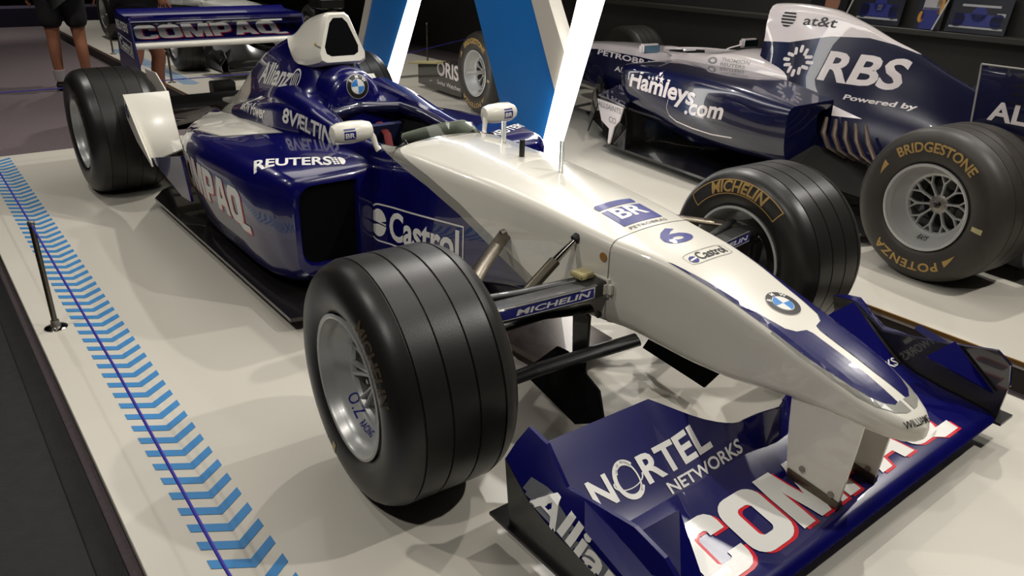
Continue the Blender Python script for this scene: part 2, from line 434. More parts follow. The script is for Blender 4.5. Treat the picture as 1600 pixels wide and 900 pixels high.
# points measured in the sign's own plane y = 1.5
S1L, S1R = [(-4.09, .269), (-3.68, .901)], [(-3.93, .269), (-3.56, .91)]
S2L, S2R = [(-2.135, .104), (-1.868, 1.018)], [(-2.0, .104), (-1.691, 1.03)]
B2L = [(-2.469, .027), (-2.912, .951)]; GL = [(-2.027, .452), (-2.298, .991)]; GR = [(-1.946, .666), (-2.14, 1.001)]
"""left limb"""
strip('blue_board', (-4.60, .2), (-4.25, .858), *S1L, 1.500, 1.53, sign_blue)
strip('lit_edge', *S1L, *S1R, 1.485, 1.525, glow)
strip('grey_edge', (-4.68, .2), (-4.33, .858), (-4.60, .2), (-4.25, .858), 1.485, 1.53, sign_grey)
"""middle limb leaning the other way"""
def meet(a, b, c, d):
    k1 = (b[0]-a[0])/(b[1]-a[1]); k2 = (d[0]-c[0])/(d[1]-c[1]); z = (c[0]-k2*c[1]-a[0]+k1*a[1])/(k1-k2); return (a[0]+k1*(z-a[1]), z)
c1 = meet(*GL, *S2L); c2 = meet(*GR, *S2L)
limb('blue_board', (lx(*B2L, 0), 0), (lx(*S2L, 0), 0), (lx(*B2L, c1[1]), c1[1]), c1, 1.53, 1.60, sign_blue)
limb('blue_board', (lx(*B2L, c1[1]), c1[1]), c1, (lx(*B2L, 2.9), 2.9), (lx(*GL, 2.9), 2.9), 1.53, 1.60, sign_blue)
limb('grey_edge', c1, c2, (lx(*GL, 2.9), 2.9), (lx(*GR, 2.9), 2.9), 1.51, 1.605, sign_grey)
"""right limb"""
limb('blue_board', c2, (c2[0]+.001, c2[1]), (lx(*GR, 2.9) if False else lx(*S2L, 2.9)-.34, 2.9), (lx(*S2L, 2.9), 2.9), 1.545, 1.59, sign_blue)
strip('lit_edge', *S2L, *S2R, 1.485, 1.525, glow)

# pictures leaning on the ledge of the back wall
def leaning(x0, x1, h, label, bg, shapes, z0=.785):
    w_ = x1-x0; t = empty('display_picture', ((x0+x1)/2, 4.53, z0)); t.rotation_euler = (R(-12), 0, 0); tag(t, label, 'picture', 'pictures leaning on the ledge of the back wall')
    slab('board', -w_/2, w_/2, 0, .012, 0, h, mat('picture_board', bg, .35, 0, .4), parent=t)
    for (cx, cz, rx, rz, mm, kind) in shapes:
        g = poly_geo(circ(1, 20)) if kind == 'o' else ([(-1, -1), (1, -1), (1, 1), (-1, 1)], [(0, 1, 2, 3)])
        decal('print', g, ((cx-rx)*w_, 0, (cz-rz)*h), ((cx+rx)*w_, 0, (cz-rz)*h), ((cx-rx)*w_, 0, (cz+rz)*h), mm, t, off=.001, step=None)
    return t
pb = mat('picture_blue', srgb(42, 48, 130), .4); pw = mat('picture_white', srgb(190, 188, 190), .4); py = mat('picture_yellow', srgb(210, 150, 50), .4)
pr = mat('picture_red', srgb(150, 40, 36), .4); pk = mat('picture_dark', srgb(20, 20, 30), .4); ps = mat('picture_skin', srgb(160, 110, 85), .5)
def racer(): return [(0, .35, .40, .16, pb, 'r'), (-.33, .34, .12, .2, pk, 'o'), (.33, .34, .12, .2, pk, 'o'), (0, .5, .13, .2, pb, 'o'), (0, .42, .05, .07, pw, 'r'), (0, .15, .45, .025, pw, 'r'), (0, .72, .32, .03, pw, 'r')]
leaning(-1.95, -1.58, .30, 'picture of a blue racing car seen head on, left of the overalls picture', srgb(26, 26, 30), racer())
leaning(-1.47, -1.27, .42, 'picture of a driver in white and blue overalls on the ledge', srgb(30, 28, 34), [(0, .18, .3, .18, pb, 'r'), (0, .52, .32, .2, pw, 'r'), (-.30, .2, .12, .1, py, 'o'), (.28, .42, .14, .16, py, 'o'), (0, .84, .16, .12, ps, 'o'), (.3, .7, .2, .05, pb, 'r')])
leaning(-1.235, -.83, .26, 'picture of a blue racing car seen head on, rightmost on the ledge', srgb(24, 26, 36), racer()+[(.36, .5, .07, .06, pw, 'r')])
leaning(-2.36, -2.04, .34, 'picture of a face on dark ground behind the white engine cover', srgb(24, 22, 24), [(.1, .4, .2, .3, ps, 'o'), (.0, .1, .3, .12, pr, 'r')])
def rod(a, b, label):
    o = tube('picture_frame_bar', [a, b], .006, white_ink, None, 8); tag(o, label, 'frame bar')
rod((-1.31, 4.50, .786), (-1.20, 4.55, 1.16), 'slanting white bar right of the overalls picture')
rod((-2.02, 4.50, .786), (-1.93, 4.55, 1.12), 'slanting white bar behind the white engine cover')

# ------------------------------------------------------------------ wheels
def tyre_profile(Rr, w, rim, grooves):
    half = [(rim-.004, .40), (rim+.004, .445), (rim+.012, .462), (rim+.022, .478), (Rr*.70, .494), (Rr*.77, .5), (Rr*.83, .494), (Rr*.89, .474), (Rr*.93, .447), (Rr*.962, .41), (Rr*.983, .365), (Rr*.993, .31), (Rr*.998, .25), (Rr, .19)]
    pts = [(r, a*w) for r, a in half]
    crown = []
    gs = sorted(grooves, reverse=True)
    for g in gs: crown += [(Rr*.9995, g+.0028), (Rr-.0035, g+.0018), (Rr-.0035, g-.0018), (Rr*.9995, g-.0028)]
    full = pts + [(Rr, .0+c) if False else (r, c) for r, c in crown]
    full = [p for p in pts if p[1] > gs[0]+.004] + crown + [(r, -a) for r, a in pts[::-1] if a > gs[0]+.004]
    # recessed line where the side wall meets the shoulder
    return full
def make_wheel(name, parent, loc, Rr, w, rim, side, steer=0, style='oz', rubm=None, nsp=8):
    rubm = rubm or rubber
    n = 72
    root_prof = [(rim-.002, .452), (rim+.002, .458), (rim+.003, .470), (rim-.004, .474), (rim-.009, .468), (rim-.011, .45), (rim-.018, .42), (rim-.020, .40)]
    dr = .132 if style == 'oz' else .136; dy = (.27 if style == 'oz' else .24)
    prof = [(r, a*w) for r, a in root_prof] + [(rim-.026, .36*w), (dr+.004, (dy+.035)*w), (dr-.002, (dy+.01)*w), (dr-.012, dy*w), (dr-.016, (dy-.03)*w), (dr-.008, (dy-.06)*w), (rim-.02, 0), (rim-.02, -.38*w), (rim-.010, -.45*w), (rim-.006, -.473*w), (rim+.003, -.470*w), (rim+.002, -.455*w), (rim-.006, -.38*w), (rim-.006, .38*w)]
    wheel = lathe(name, prof, rim_m, parent, n, 'Y', closed=True, auto=30)
    wheel.location = loc; wheel.rotation_euler = (0, 0, steer+(0 if side > 0 else PI))
    grooves = [.31*w, .105*w, -.105*w, -.31*w] if w < .36 else [.29*w, .1*w, -.1*w, -.29*w]
    ty = lathe('tyre', tyre_profile(Rr, w, rim, grooves), rubm, wheel, 96, 'Y', auto=25)
    tb = bvh_of([ty])
    # spokes
    sp = None
    for k in range(nsp):
        if sp is None:
            bm = bmesh.new()
            r0, r1 = .030, dr-.008
            fork = style != 'oz'
            def bar(a0, ra, a1, rb, wd, y0, y1, th=.010):
                P0 = Vector((ra*math.cos(a0), y0, ra*math.sin(a0))); P1 = Vector((rb*math.cos(a1), y1, rb*math.sin(a1)))
                t = (P1-P0).normalized(); s = Vector((0, 1, 0)).cross(t).normalized(); u = Vector((0, 1, 0))
                ring = []
                for P, ww in ((P0, wd*1.25), (P0*.5+P1*.5, wd*.85), (P1, wd*1.3)):
                    ring.append([bm.verts.new(P+s*ww*c+u*th*d) for c, d in ((-.5, -1), (-.5, -.1), (-.25, .3), (.25, .3), (.5, -.1), (.5, -1))])
                for i in range(2):
                    for q in range(6): bm.faces.new((ring[i][q], ring[i][(q+1) % 6], ring[i+1][(q+1) % 6], ring[i+1][q]))
                bm.faces.new(ring[0][::-1]); bm.faces.new(ring[2])
            yh, yr = (dy-.05)*w, (dy-.005)*w
            if fork:
                bar(0, r0, 0, .094, .011, yh, (yh*.4+yr*.6)); bar(0, .090, .17, r1, .009, (yh*.4+yr*.6), yr); bar(0, .090, -.17, r1, .009, (yh*.4+yr*.6), yr)
            else:
                bar(-.05, r0, -.12, r1, .010, yh, yr); bar(.05, r0, .12, r1, .010, yh, yr)
            s_ = bm_obj('spoke', bm, rim_m, wheel, auto=50); sp = s_.data
        else: s_ = bpy.data.objects.new('spoke', sp); link(s_, wheel)
        s_.rotation_euler = (0, 2*PI*k/nsp+.2, 0)
    lathe('hub', [(0, (dy-.02)*w), (.012, (dy-.02)*w), (.014, (dy-.03)*w), (.030, (dy-.035)*w), (.042, (dy-.05)*w), (.045, (dy-.09)*w), (.0, (dy-.09)*w)], steel, wheel, 32)
    lathe('wheel_nut', [(0, (dy+.035)*w), (.007, (dy+.035)*w), (.009, (dy+.01)*w), (.015, dy*w), (.016, (dy-.03)*w), (0, (dy-.03)*w)], carbon_gloss, wheel, 6)
    lathe('brake_drum', [(0, -.02*w), (dr-.03, -.02*w), (dr-.015, -.05*w), (dr-.005, -.40*w), (dr-.03, -.46*w), (.04, -.46*w), (.0, -.44*w)], carbon, wheel, 40)
    return wheel, tb

def bmw_badge(name, c, u, v, rad, parent, bvh, ang=0):
    """round badge: u right, v up (unit vectors on the surface)"""
    c, u, v = Vector(c), Vector(u).normalized(), Vector(v).normalized()
    v = (v-u*v.dot(u)).normalized()
    def put(nm, g, m, off):
        decal(nm, g, c-u*rad-v*rad, c+u*rad-v*rad, c-u*rad+v*rad, m, parent, bvh, off, .02, bb=(-1, -1, 1, 1))
    put(name, poly_geo(circ(1, 48)), white_ink, .0012)
    put('badge_ring', arcband(.62, .97, 0, 2*PI, 48), black_ink, .0018)
    for q in range(4):
        put('badge_quarter', poly_geo([(0, 0)]+circ(.58, 14, a0=q*PI/2, a1=(q+1)*PI/2)), white_ink if q % 2 == 0 else sky_ink, .0019)
    for ch, a in (('B', 140), ('M', 90), ('W', 40)):
        g = text_geo(ch, .03); xs = [p[0] for p in g[0]]; w_ = max(xs)-min(xs); cx = (max(xs)+min(xs))/2
        g = ([((x-cx)*.36, (y-.36)*.36) for x, y in g[0]], g[1]); g = xf(g, rot=R(a-90)); g = ([(x+.79*math.cos(R(a)), y+.79*math.sin(R(a))) for x, y in g[0]], g[1])
        put('badge_letter', g, white_ink, .0024)

# ------------------------------------------------------------------ paint schemes (colours follow the bodywork's own coordinates)
def paint_split(name, col_above, col_band, col_below, curve, band, axis='X', val='Z', zspan=1.0, xmin=-3.6, xmax=1.0):
    """paint with a border z = f(x) and a band under it"""
    m = mat(name, col_above, .27, 0, 1); nt = m.node_tree; b = nt.nodes['Principled BSDF']
    tc = nt.nodes.new('ShaderNodeTexCoord'); sp = nt.nodes.new('ShaderNodeSeparateXYZ'); nt.links.new(tc.outputs['Object'], sp.inputs[0])
    mr = nt.nodes.new('ShaderNodeMapRange'); mr.inputs[1].default_value = xmin; mr.inputs[2].default_value = xmax
    nt.links.new(sp.outputs[axis], mr.inputs[0])
    fc = nt.nodes.new('ShaderNodeFloatCurve'); cv = fc.mapping.curves[0]
    pts = [((x-xmin)/(xmax-xmin), z/zspan) for x, z in curve]
    cv.points[0].location = pts[0]; cv.points[1].location = pts[-1]
    for p in pts[1:-1]: cv.points.new(*p)
    for p in cv.points: p.handle_type = 'VECTOR'
    fc.mapping.use_clip = False; fc.mapping.update()
    nt.links.new(mr.outputs[0], fc.inputs['Value'])
    ml = nt.nodes.new('ShaderNodeMath'); ml.operation = 'MULTIPLY'; ml.inputs[1].default_value = zspan; nt.links.new(fc.outputs[0], ml.inputs[0])
    d = nt.nodes.new('ShaderNodeMath'); d.operation = 'SUBTRACT'; nt.links.new(sp.outputs[val], d.inputs[0]); nt.links.new(ml.outputs[0], d.inputs[1])
    g1 = nt.nodes.new('ShaderNodeMath'); g1.operation = 'GREATER_THAN'; g1.inputs[1].default_value = 0; nt.links.new(d.outputs[0], g1.inputs[0])
    g2 = nt.nodes.new('ShaderNodeMath'); g2.operation = 'GREATER_THAN'; g2.inputs[1].default_value = -band; nt.links.new(d.outputs[0], g2.inputs[0])
    m1 = nt.nodes.new('ShaderNodeMix'); m1.data_type = 'RGBA'; m1.inputs[6].default_value = col_below; m1.inputs[7].default_value = col_band; nt.links.new(g2.outputs[0], m1.inputs[0])
    m2 = nt.nodes.new('ShaderNodeMix'); m2.data_type = 'RGBA'; m2.inputs[7].default_value = col_above; nt.links.new(m1.outputs[2], m2.inputs[6]); nt.links.new(g1.outputs[0], m2.inputs[0])
    nt.links.new(m2.outputs[2], b.inputs['Base Color'])
    return m

# ------------------------------------------------------------------ the nearest racing car (x forward, y to its left, origin under the front axle)
NOSE_ST = [(.12, .165, .165, .568, .318, .034, .04, .014), (.175, .154, .152, .565, .318, .032, .04, .013), (.284, .137, .136, .556, .310, .028, .035, .011), (.4, .124, .122, .536, .303, .026, .03, .009),
           (.5, .117, .114, .510, .305, .025, .03, .007), (.6, .112, .108, .484, .32, .025, .03, .006), (.68, .108, .102, .460, .332, .025, .03, .006), (.76, .103, .094, .437, .335, .025, .03, .006), (.84, .09, .08, .408, .33, .03, .025, .008), (.885, .074, .064, .392, .326, .026, .022, .006), (.915, .055, .046, .380, .325, .022, .018, .005), (.934, .034, .028, .371, .328, .018, .014, .003), (.944, .014, .012, .362, .335, .010, .010, .001)]
MONO_ST = [(-.93, .235, .262, .608, .10, .035, .05, .026), (-.82, .232, .262, .607, .12, .045, .05, .035), (-.7, .226, .252, .602, .17, .05, .05, .042), (-.44, .212, .222, .600, .25, .048, .05, .043), (-.23, .197, .202, .592, .295, .044, .045, .038), (0, .180, .184, .577, .314, .038, .04, .025), (.12, .165, .165, .568, .318, .034, .04, .014)]
def build_car():
    car = empty('racing_car')
    P = {}
    split = paint_split('white_over_navy_paint', WHITE, GREY, BLUE, [(-3.6, 1.6), (-1.5, .87), (-1.03, .645), (-.853, .598), (-.704, .567), (-.522, .516), (-.286, .423), (-.2, .390), (.0, .30), (1.0, -.1)], .038)
    P['nose'] = sym_loft('nose_cone', NOSE_ST, white, car, .03, caps=True)
    P['mono'] = sym_loft('chassis_tub', MONO_ST, split, car, .04)
    # panel joint
    ring = [(.1205, y*1.004, z) for y, z in half_ring(*NOSE_ST[0][1:])]
    ring = ring+[(x, -y, z) for x, y, z in ring[::-1]]
    tube('panel_joint', ring, .0016, grey_ink, P['nose'], 6)
    # cockpit tub as an open shell
    st = [(-1.86, .285, .30, .70, .10, .17), (-1.6, .285, .30, .675, .10, .19), (-1.4, .28, .295, .64, .10, .20), (-1.2, .265, .285, .615, .10, .205), (-1.03, .25, .27, .607, .10, .195), (-.95, .24, .264, .612, .10, .17), (-.925, .237, .262, .622, .10, .10)]
    rings = []
    for x, wo, wb, zr, zb, wi in densify(st, .05):
        h = [(0, zb), (wb-.05, zb), (wb-.01, zb+.02), (wb, zb+.06), ((wo+wb)/2, (zr+zb)/2), (wo, zr-.05), (wo-.005, zr-.022), (wo-.022, zr-.003), ((wo+wi)/2, zr), (wi+.012, zr-.002), (wi+.002, zr-.012), (wi, zr-.04)]
        rings.append([(x, y, z) for y, z in h[::-1]]+[(x, -y, z) for y, z in h[1:]])
    P['tub'] = loft_rings('cockpit_surround', rings, split, car, closed=False, caps=False)
    rings = []
    for x, wo, wb, zr, zb, wi in densify(st, .1):
        h = [(wi+.003, zr-.012), (wi-.004, zr-.08), (wi-.02, .3), (wi-.06, .24), (0, .22)]
        rings.append([(x, y, z) for y, z in h]+[(x, -y, z) for y, z in h[-2::-1]])
    lin = loft_rings('cockpit_lining', rings, dark_int, car, closed=False, caps=True)
    # seat, headrest, steering wheel, harness
    grid_surf('seat_back', [[(-1.62+.10*t, y, .30+.26*t) for y in (-.15, -.07, 0, .07, .15)] for t in (-.3, 0, .5, 1)], .02, seat_blue, car)
    for s in (-1, 1): tube('harness_strap', [(-1.56, s*.06, .56), (-1.50, s*.065, .52), (-1.44, s*.05, .44)], .018, seat_m, car, 10, .25)
    # arched headrest bolster in front of the airbox
    rr = []
    for x, w_, zt in densify([(-1.86, .140, .79), (-1.70, .138, .782), (-1.66, .130, .772), (-1.64, .112, .757), (-1.628, .085, .735), (-1.622, .045, .70)], .01):
        ring = []
        for i in range(25):
            a = PI*i/24; ring.append((x, w_*math.cos(a), max(.6, .0)+(zt-.6)*math.sin(a)**.8 if 0 < i < 24 else .60))
        ring += [(x, -w_*.9, .55), (x, w_*.9, .55)]
        rr.append(ring)
    P['hr'] = loft_rings('headrest', rr, blue, car)
    tube('head_pad', [(-1.2, -.205, .575), (-1.4, -.205, .60), (-1.56, -.17, .615), (-1.62, 0, .62), (-1.56, .17, .615), (-1.4, .205, .60), (-1.2, .205, .575)], .028, navy2, car, 12)
    # engine cover with shoulders
    rr = []
    EC = [(-3.42, .385, .03, .04, .33, .06, .25), (-3.2, .43, .045, .06, .37, .10, .27), (-3.0, .51, .06, .095, .415, .16, .28), (-2.73, .66, .075, .13, .47, .215, .30), (-2.44, .79, .09, .16, .535, .26, .3), (-2.2, .868, .098, .175, .585, .29, .3), (-2.1, .895, .095, .18, .60, .30, .3), (-2.0, .90, .10, .188, .615, .31, .3), (-1.85, .82, .12, .19, .64, .312, .3), (-1.76, .735, .11, .20, .65, .308, .3), (-1.68, .67, .10, .21, .655, .300, .3), (-1.60, .64, .10, .215, .650, .292, .3)]
    for x, zt, w1, w2, zs, w3, zb in densify(EC, .05):
        h = [(0, zt), (w1*.45, zt-.004), (w1*.8, zt-.018), (w1, zt-.045), (w1+(w2-w1)*.25, zt-.045-(zt-.045-zs)*.33), (w1+(w2-w1)*.6, zt-.045-(zt-.045-zs)*.7), (w2, zs+.012), (w2+.015, zs+.003), ((w2+w3)/2, zs-.002), (w3-.02, zs-.008), (w3-.004, zs-.022), (w3, zs-.045), (w3+.03, zb)]
        h = [(y, z) for y, z in h]
        rr.append([(x, y, z) for y, z in h]+[(x, -y, z) for y, z in h[::-1][:-1]])
    ecp = paint_split('navy_paint_white_tail', BLUE, GREY, WHITE, [(0, -2.665), (.45, -2.60), (.55, -2.62), (.66, -2.71), (1, -2.9)], .02, axis='Z', val='X', zspan=-3.0, xmin=0, xmax=1)
    P['ec'] = loft_rings('engine_cover', rr, ecp, car)
    # airbox
    rr = []
    AB = [(-2.09, .905, .058, .105, .835), (-2.02, .935, .064, .132, .795), (-1.93, .965, .066, .146, .768), (-1.85, .985, .066, .142, .77), (-1.775, 1.0, .064, .124, .785), (-1.75, 1.004, .060, .118, .792)]
    def abr(x, zt, wt, wb, zb, lean=0):
        h = []
        r = .03
        pts = [(0, zt), (wt-.02, zt), (wt, zt-.02), (wb-.004, zb+.04), (wb-.008, zb+.012), (wb-.03, zb), (0, zb)]
        out = []
        for i in range(len(pts)-1):
            for t in ((0, .33, .66) if i in (0, 2, 5) else (0, .5)): out.append((pts[i][0]+(pts[i+1][0]-pts[i][0])*t, pts[i][1]+(pts[i+1][1]-pts[i][1])*t))
        out.append(pts[-1])
        full = out+[(-y, z) for y, z in out[-2:0:-1]]
        return [(x+lean*(z-zb)*0-(z-.78)*.20, y, z) for y, z in full]
    for s in densify(AB, .03): rr.append(abr(*s))
    x, zt, wt, wb, zb = AB[-1]
    rr.append(abr(x+.012, zt-.008, wt-.006, wb-.008, zb+.010)); rr.append(abr(x+.010, zt-.022, wt-.018, wb-.034, zb+.034))
    P['air'] = loft_rings('airbox', rr, white, car, caps=False)
    r2 = [abr(x+.010, zt-.022, wt-.018, wb-.034, zb+.034), abr(x-.05, zt-.03, wt-.024, wb-.04, zb+.038), abr(x-.22, zt-.04, wt-.03, wb-.05, zb+.045)]
    loft_rings('airbox_duct', r2, duct_black, P['air'])
    # camera pod on top
    bm = bmesh.new(); add_box(bm, (-1.90, 0, .985), (.16, .035, .06)); add_box(bm, (-1.88, 0, 1.035), (.12, .12, .05)); bevel_all(bm, .008, 3)
    bm_obj('camera_pod', bm, carbon_gloss, car)
    # side pods
    PS = [(-2.95, .30, .40, .14, .06), (-2.75, .38, .42, .12, .06), (-2.5, .50, .455, .10, .07), (-2.25, .60, .485, .09, .08), (-2.0, .655, .51, .09, .085), (-1.7, .675, .53, .09, .085), (-1.4, .675, .545, .09, .085), (-1.25, .665, .55, .09, .085), (-1.17, .645, .546, .095, .08), (-1.11, .628, .538, .105, .06), (-1.07, .604, .528, .12, .045), (-1.05, .590, .520, .13, .04)]
    for s in (-1, 1):
        rr = []
        def podring(x, yo, zt, zb, r, yi=.22):
            h = [(yi, zt+.01)]
            for t in (.3, .6, .85): h.append((yi+(yo-r-yi)*t, zt+.01*(1-t)))
            for a in (85, 70, 50, 30, 10): h.append((yo-r+r*math.cos(R(a)), zt-r+r*math.sin(R(a))))
            for t in (.25, .5, .75): h.append((yo-.045*t**1.5, zt-r-(zt-r-zb-.04)*t))
            for a in (0, 30, 60, 90): h.append((yo-.050-.05+.05*math.cos(R(a)), zb+.05-.05*math.sin(R(a))))
            h.append(((yo+yi)/2, zb)); h.append((yi, zb)); h.append((yi, (zb+zt)/2))
            return [(x, s*y, z) for y, z in h]
        for q in densify(PS, .04): rr.append(podring(*q))
        def opening(x, y0, y1, z0, z1, r):
            h = [(y0, z1)]
            for t in (.3, .6, .85): h.append((y0+(y1-r-y0)*t, z1))
            for a in (85, 70, 50, 30, 10): h.append((y1-r+r*math.cos(R(a)), z1-r+r*math.sin(R(a))))
            for t in (.25, .5, .75): h.append((y1, z1-r-(z1-z0-2*r)*t))
            for a in (0, 30, 60, 90): h.append((y1-r+r*math.cos(R(a)), z0+r-r*math.sin(R(a))))
            h.append(((y0+y1)/2, z0)); h.append((y0, z0)); h.append((y0, (z0+z1)/2))
            return [(x, s*y, z) for y, z in h]
        rr.append(opening(-1.038, .27, .578, .155, .508, .06))
        rr.append(opening(-1.034, .325, .560, .185, .494, .06))
        rr.append(opening(-1.05, .332, .550, .192, .486, .055))
        pod = loft_rings('side_pod', rr, blue, car, caps=False); P['pod%d' % s] = pod
        loft_rings('inlet_duct', [opening(-1.05, .332, .550, .192, .486, .055), opening(-1.30, .33, .52, .20, .45, .045)], duct_black, pod)
    # floor
    fl = [(-.92, .675), (-.90, .60), (-1.02, .30), (-.95, .20), (-.95, -.20), (-1.02, -.30), (-.90, -.60), (-.92, -.675), (-2.62, -.675), (-2.75, -.60), (-2.85, -.48), (-3.55, -.48), (-3.55, .48), (-2.85, .48), (-2.75, .60), (-2.62, .675)]
    P['floor'] = plate('underfloor', [(x, y, .055) for x, y in fl], .014, carbon_gloss, car)
    mesh_obj('splitter', [(-.10, .0, .07), (-.14, .15, .07), (-.95, .2, .07), (-.95, -.2, .07), (-.14, -.15, .07), (-.10, 0, .05), (-.14, .15, .05), (-.95, .2, .05), (-.95, -.2, .05), (-.14, -.15, .05)], [(0, 1, 2, 3, 4), (9, 8, 7, 6, 5), (0, 5, 6, 1), (1, 6, 7, 2), (2, 7, 8, 3), (3, 8, 9, 4), (4, 9, 5, 0)], mat('brown_gloss_tray', srgb(92, 80, 74), .2, .3, .6), car, smooth=False)
    for s in (-1, 1):
        # flick ramp, its side plate and fin
        rows = []
        for t in range(9):
            u = t/8
            a_ = Vector((-2.47-.32*u, s*(.685+.012*u), .29+.268*u)); b_ = Vector((-2.24-.57*u, s*(.60-.12*u), .385+.168*u))
            dip = -.035*math.sin(PI*u)
            rows.append([a_.lerp(b_, q)+Vector((0, 0, dip)) for q in (0, .25, .5, .75, 1)])
        P['flick%d' % s] = grid_surf('flick_up', rows, .008, white, car)
        P['fplate%d' % s] = plate('flick_side_plate', [(-2.79, s*.70, .56), (-2.79, s*.70, .44), (-2.66, s*.70, .35), (-2.44, s*.70, .27), (-2.46, s*.70, .30), (-2.60, s*.70, .40), (-2.68, s*.70, .47)], .008, white, car)
        plate('inner_fin', [(-3.19, s*.485, .62), (-2.98, s*.485, .625), (-2.84, s*.485, .56), (-2.80, s*.485, .42), (-2.85, s*.485, .33), (-3.0, s*.485, .33)], .006, white, car)
        plate('lower_side_panel', [(-2.50, s*.685, .30), (-1.98, s*.68, .42), (-1.92, s*.68, .23), (-2.05, s*.68, .22)], .012, blue, car)
    # gearbox, heat shields, exhaust box
    sym_loft('gearbox', [(-3.75, .07, .07, .33, .16, .02, .02, .01), (-3.3, .10, .10, .37, .13, .03, .03, .01), (-2.9, .15, .16, .40, .1, .04, .04, .01)], carbon, car, .1)
    for s in (-1, 1): plate('heat_shield', [(-3.55, s*.10, .335), (-3.55, s*.42, .30), (-2.95, s*.46, .34), (-2.85, s*.20, .40)], .006, steel, car)
    box('rear_light_box', (-3.62, .06, .40), (.10, .14, .10), carbon, car, .006)
    # rear wing
    EP = [(-3.60, .885), (-3.30, .87), (-3.26, .70), (-3.22, .52), (-3.16, .30), (-3.60, .30), (-3.66, .60)]
    for s in (-1, 1):
        P['rep%d' % s] = plate('rear_endplate', [(x, s*.5, z) for x, z in EP], .010, blue, car, .002)
    def wingsec(name, xz, y0, y1, thick, m, n=7):
        return grid_surf(name, [[(x, y0+(y1-y0)*i/n, z) for i in range(n+1)] for x, z in xz], thick, m, car)
    lead = tube('rear_wing_leading_edge', [(-3.315, -.495, .722), (-3.315, 0, .722), (-3.315, .495, .722)], .020, white, car, 16, .9)
    P['rw'] = wingsec('rear_main_plane', [(-3.32, .742), (-3.37, .752), (-3.44, .778), (-3.50, .81)], -.495, .495, .010, blue)
    wingsec('rear_flap', [(-3.50, .828), (-3.53, .85), (-3.56, .875), (-3.60, .895)], -.495, .495, .010, blue)
    wingsec('upper_slat', [(-3.30, .862), (-3.36, .872), (-3.42, .868), (-3.48, .850)], -.495, .495, .014, blue)
    wingsec('beam_wing', [(-3.30, .36), (-3.40, .37), (-3.50, .40)], -.495, .495, .012, carbon)
    # mirrors
    for s in (-1, 1):
        rr = []
        for i, (y, hx, hz) in enumerate([(-.085, .012, .012), (-.078, .026, .030), (-.05, .034, .038), (0, .037, .041), (.05, .034, .038), (.072, .026, .028), (.079, .010, .010)]):
            rr.append([(-1.05-.02*y*0+hx*math.cos(a)*(1.25 if math.cos(a) > 0 else .6), s*(.335+y), .662+hz*math.sin(a)) for a in [2*PI*k/20 for k in range(20)]])
        mm = loft_rings('wing_mirror', rr, white, car); P['mir%d' % s] = mm
        tube('mirror_stalk', [(-1.04, s*.268, .655), (-1.03, s*.252, .635), (-1.025, s*.245, .605), (-1.015, s*.238, .59)], [.018, .012, .010, .014], white, mm, 12, .6, upv=(1, 0, 0))
        plate('mirror_glass', [(-1.0745, s*.27, .632), (-1.0745, s*.40, .632), (-1.0745, s*.40, .69), (-1.0745, s*.27, .69)], .003, mirror_m, mm)
        # cockpit side padding seen through the opening
    tube('knee_pad', [(-1.30, .03, .545), (-1.18, .11, .575), (-1.06, .165, .605), (-.97, .16, .60)], [.02, .04, .045, .03], pad_m, car, 12)
    # windscreen
    ws = []
    for t, dz, dx in ((0, 0, .0), (.5, .022, -.03), (1, .040, -.055)):
        ws.append([(-.885-.045*(y/.17)**2*1.2+dx, y, .636-.9*y*y+dz) for y in [-.16+.04*i for i in range(9)]])
    grid_surf('windscreen', ws, .003, acrylic, car)
    bm = bmesh.new()
    # steering wheel
    sw = empty('steering_wheel', (-1.12, 0, .50), parent=car); sw.rotation_euler = (0, R(-60), 0)
    mesh_obj('grip', *tube_geo([(.12*math.cos(a), .14*math.sin(a), 0) for a in [R(35+i*15) for i in range(20)]], .013, 10), carbon, sw)
    box('boss', (0, 0, 0), (.11, .16, .02), carbon_gloss, sw, .006)
    # probes on the nose
    for nm, x, y, z, r, h, m, fl_ in (('antenna', -.50, .02, .64, .0095, .06, carbon, None), ('clear_fin', -.72, .11, .625, .014, .085, milky, .35), ('clear_fin', -.30, .02, .625, .011, .11, milky, .35)):
        tube(nm, [(x, y, z-.01), (x, y, z+h*.5), (x, y, z+h)], r, m, P['mono'], 14, fl_, upv=(0, 1, 0))
    # front wing
    fw = []
    NS = 29
    ys = [-.66+1.32*i/(NS-1) for i in range(NS)]
    prof = [(.878, .082), (.872, .093), (.855, .100), (.80, .106), (.72, .112), (.64, .124), (.60, .138)]
    P['main'] = grid_surf('main_plane', [[(x, y, z) for y in ys] for x, z in prof], .014, blue, None)
    fwing = P['main']; fwing.name = 'front_wing'; fwing.parent = car
    def te(y):
        a = abs(y)
        return (pchip([0, .04, .08, .12, .20, .305], [.60, .585, .56, .548, .505, .422], a) if a < .305 else .422-.012*(a-.305)/.37), (pchip([0, .04, .10, .16, .305], [.235, .23, .205, .215, .28], a) if a < .305 else .28)
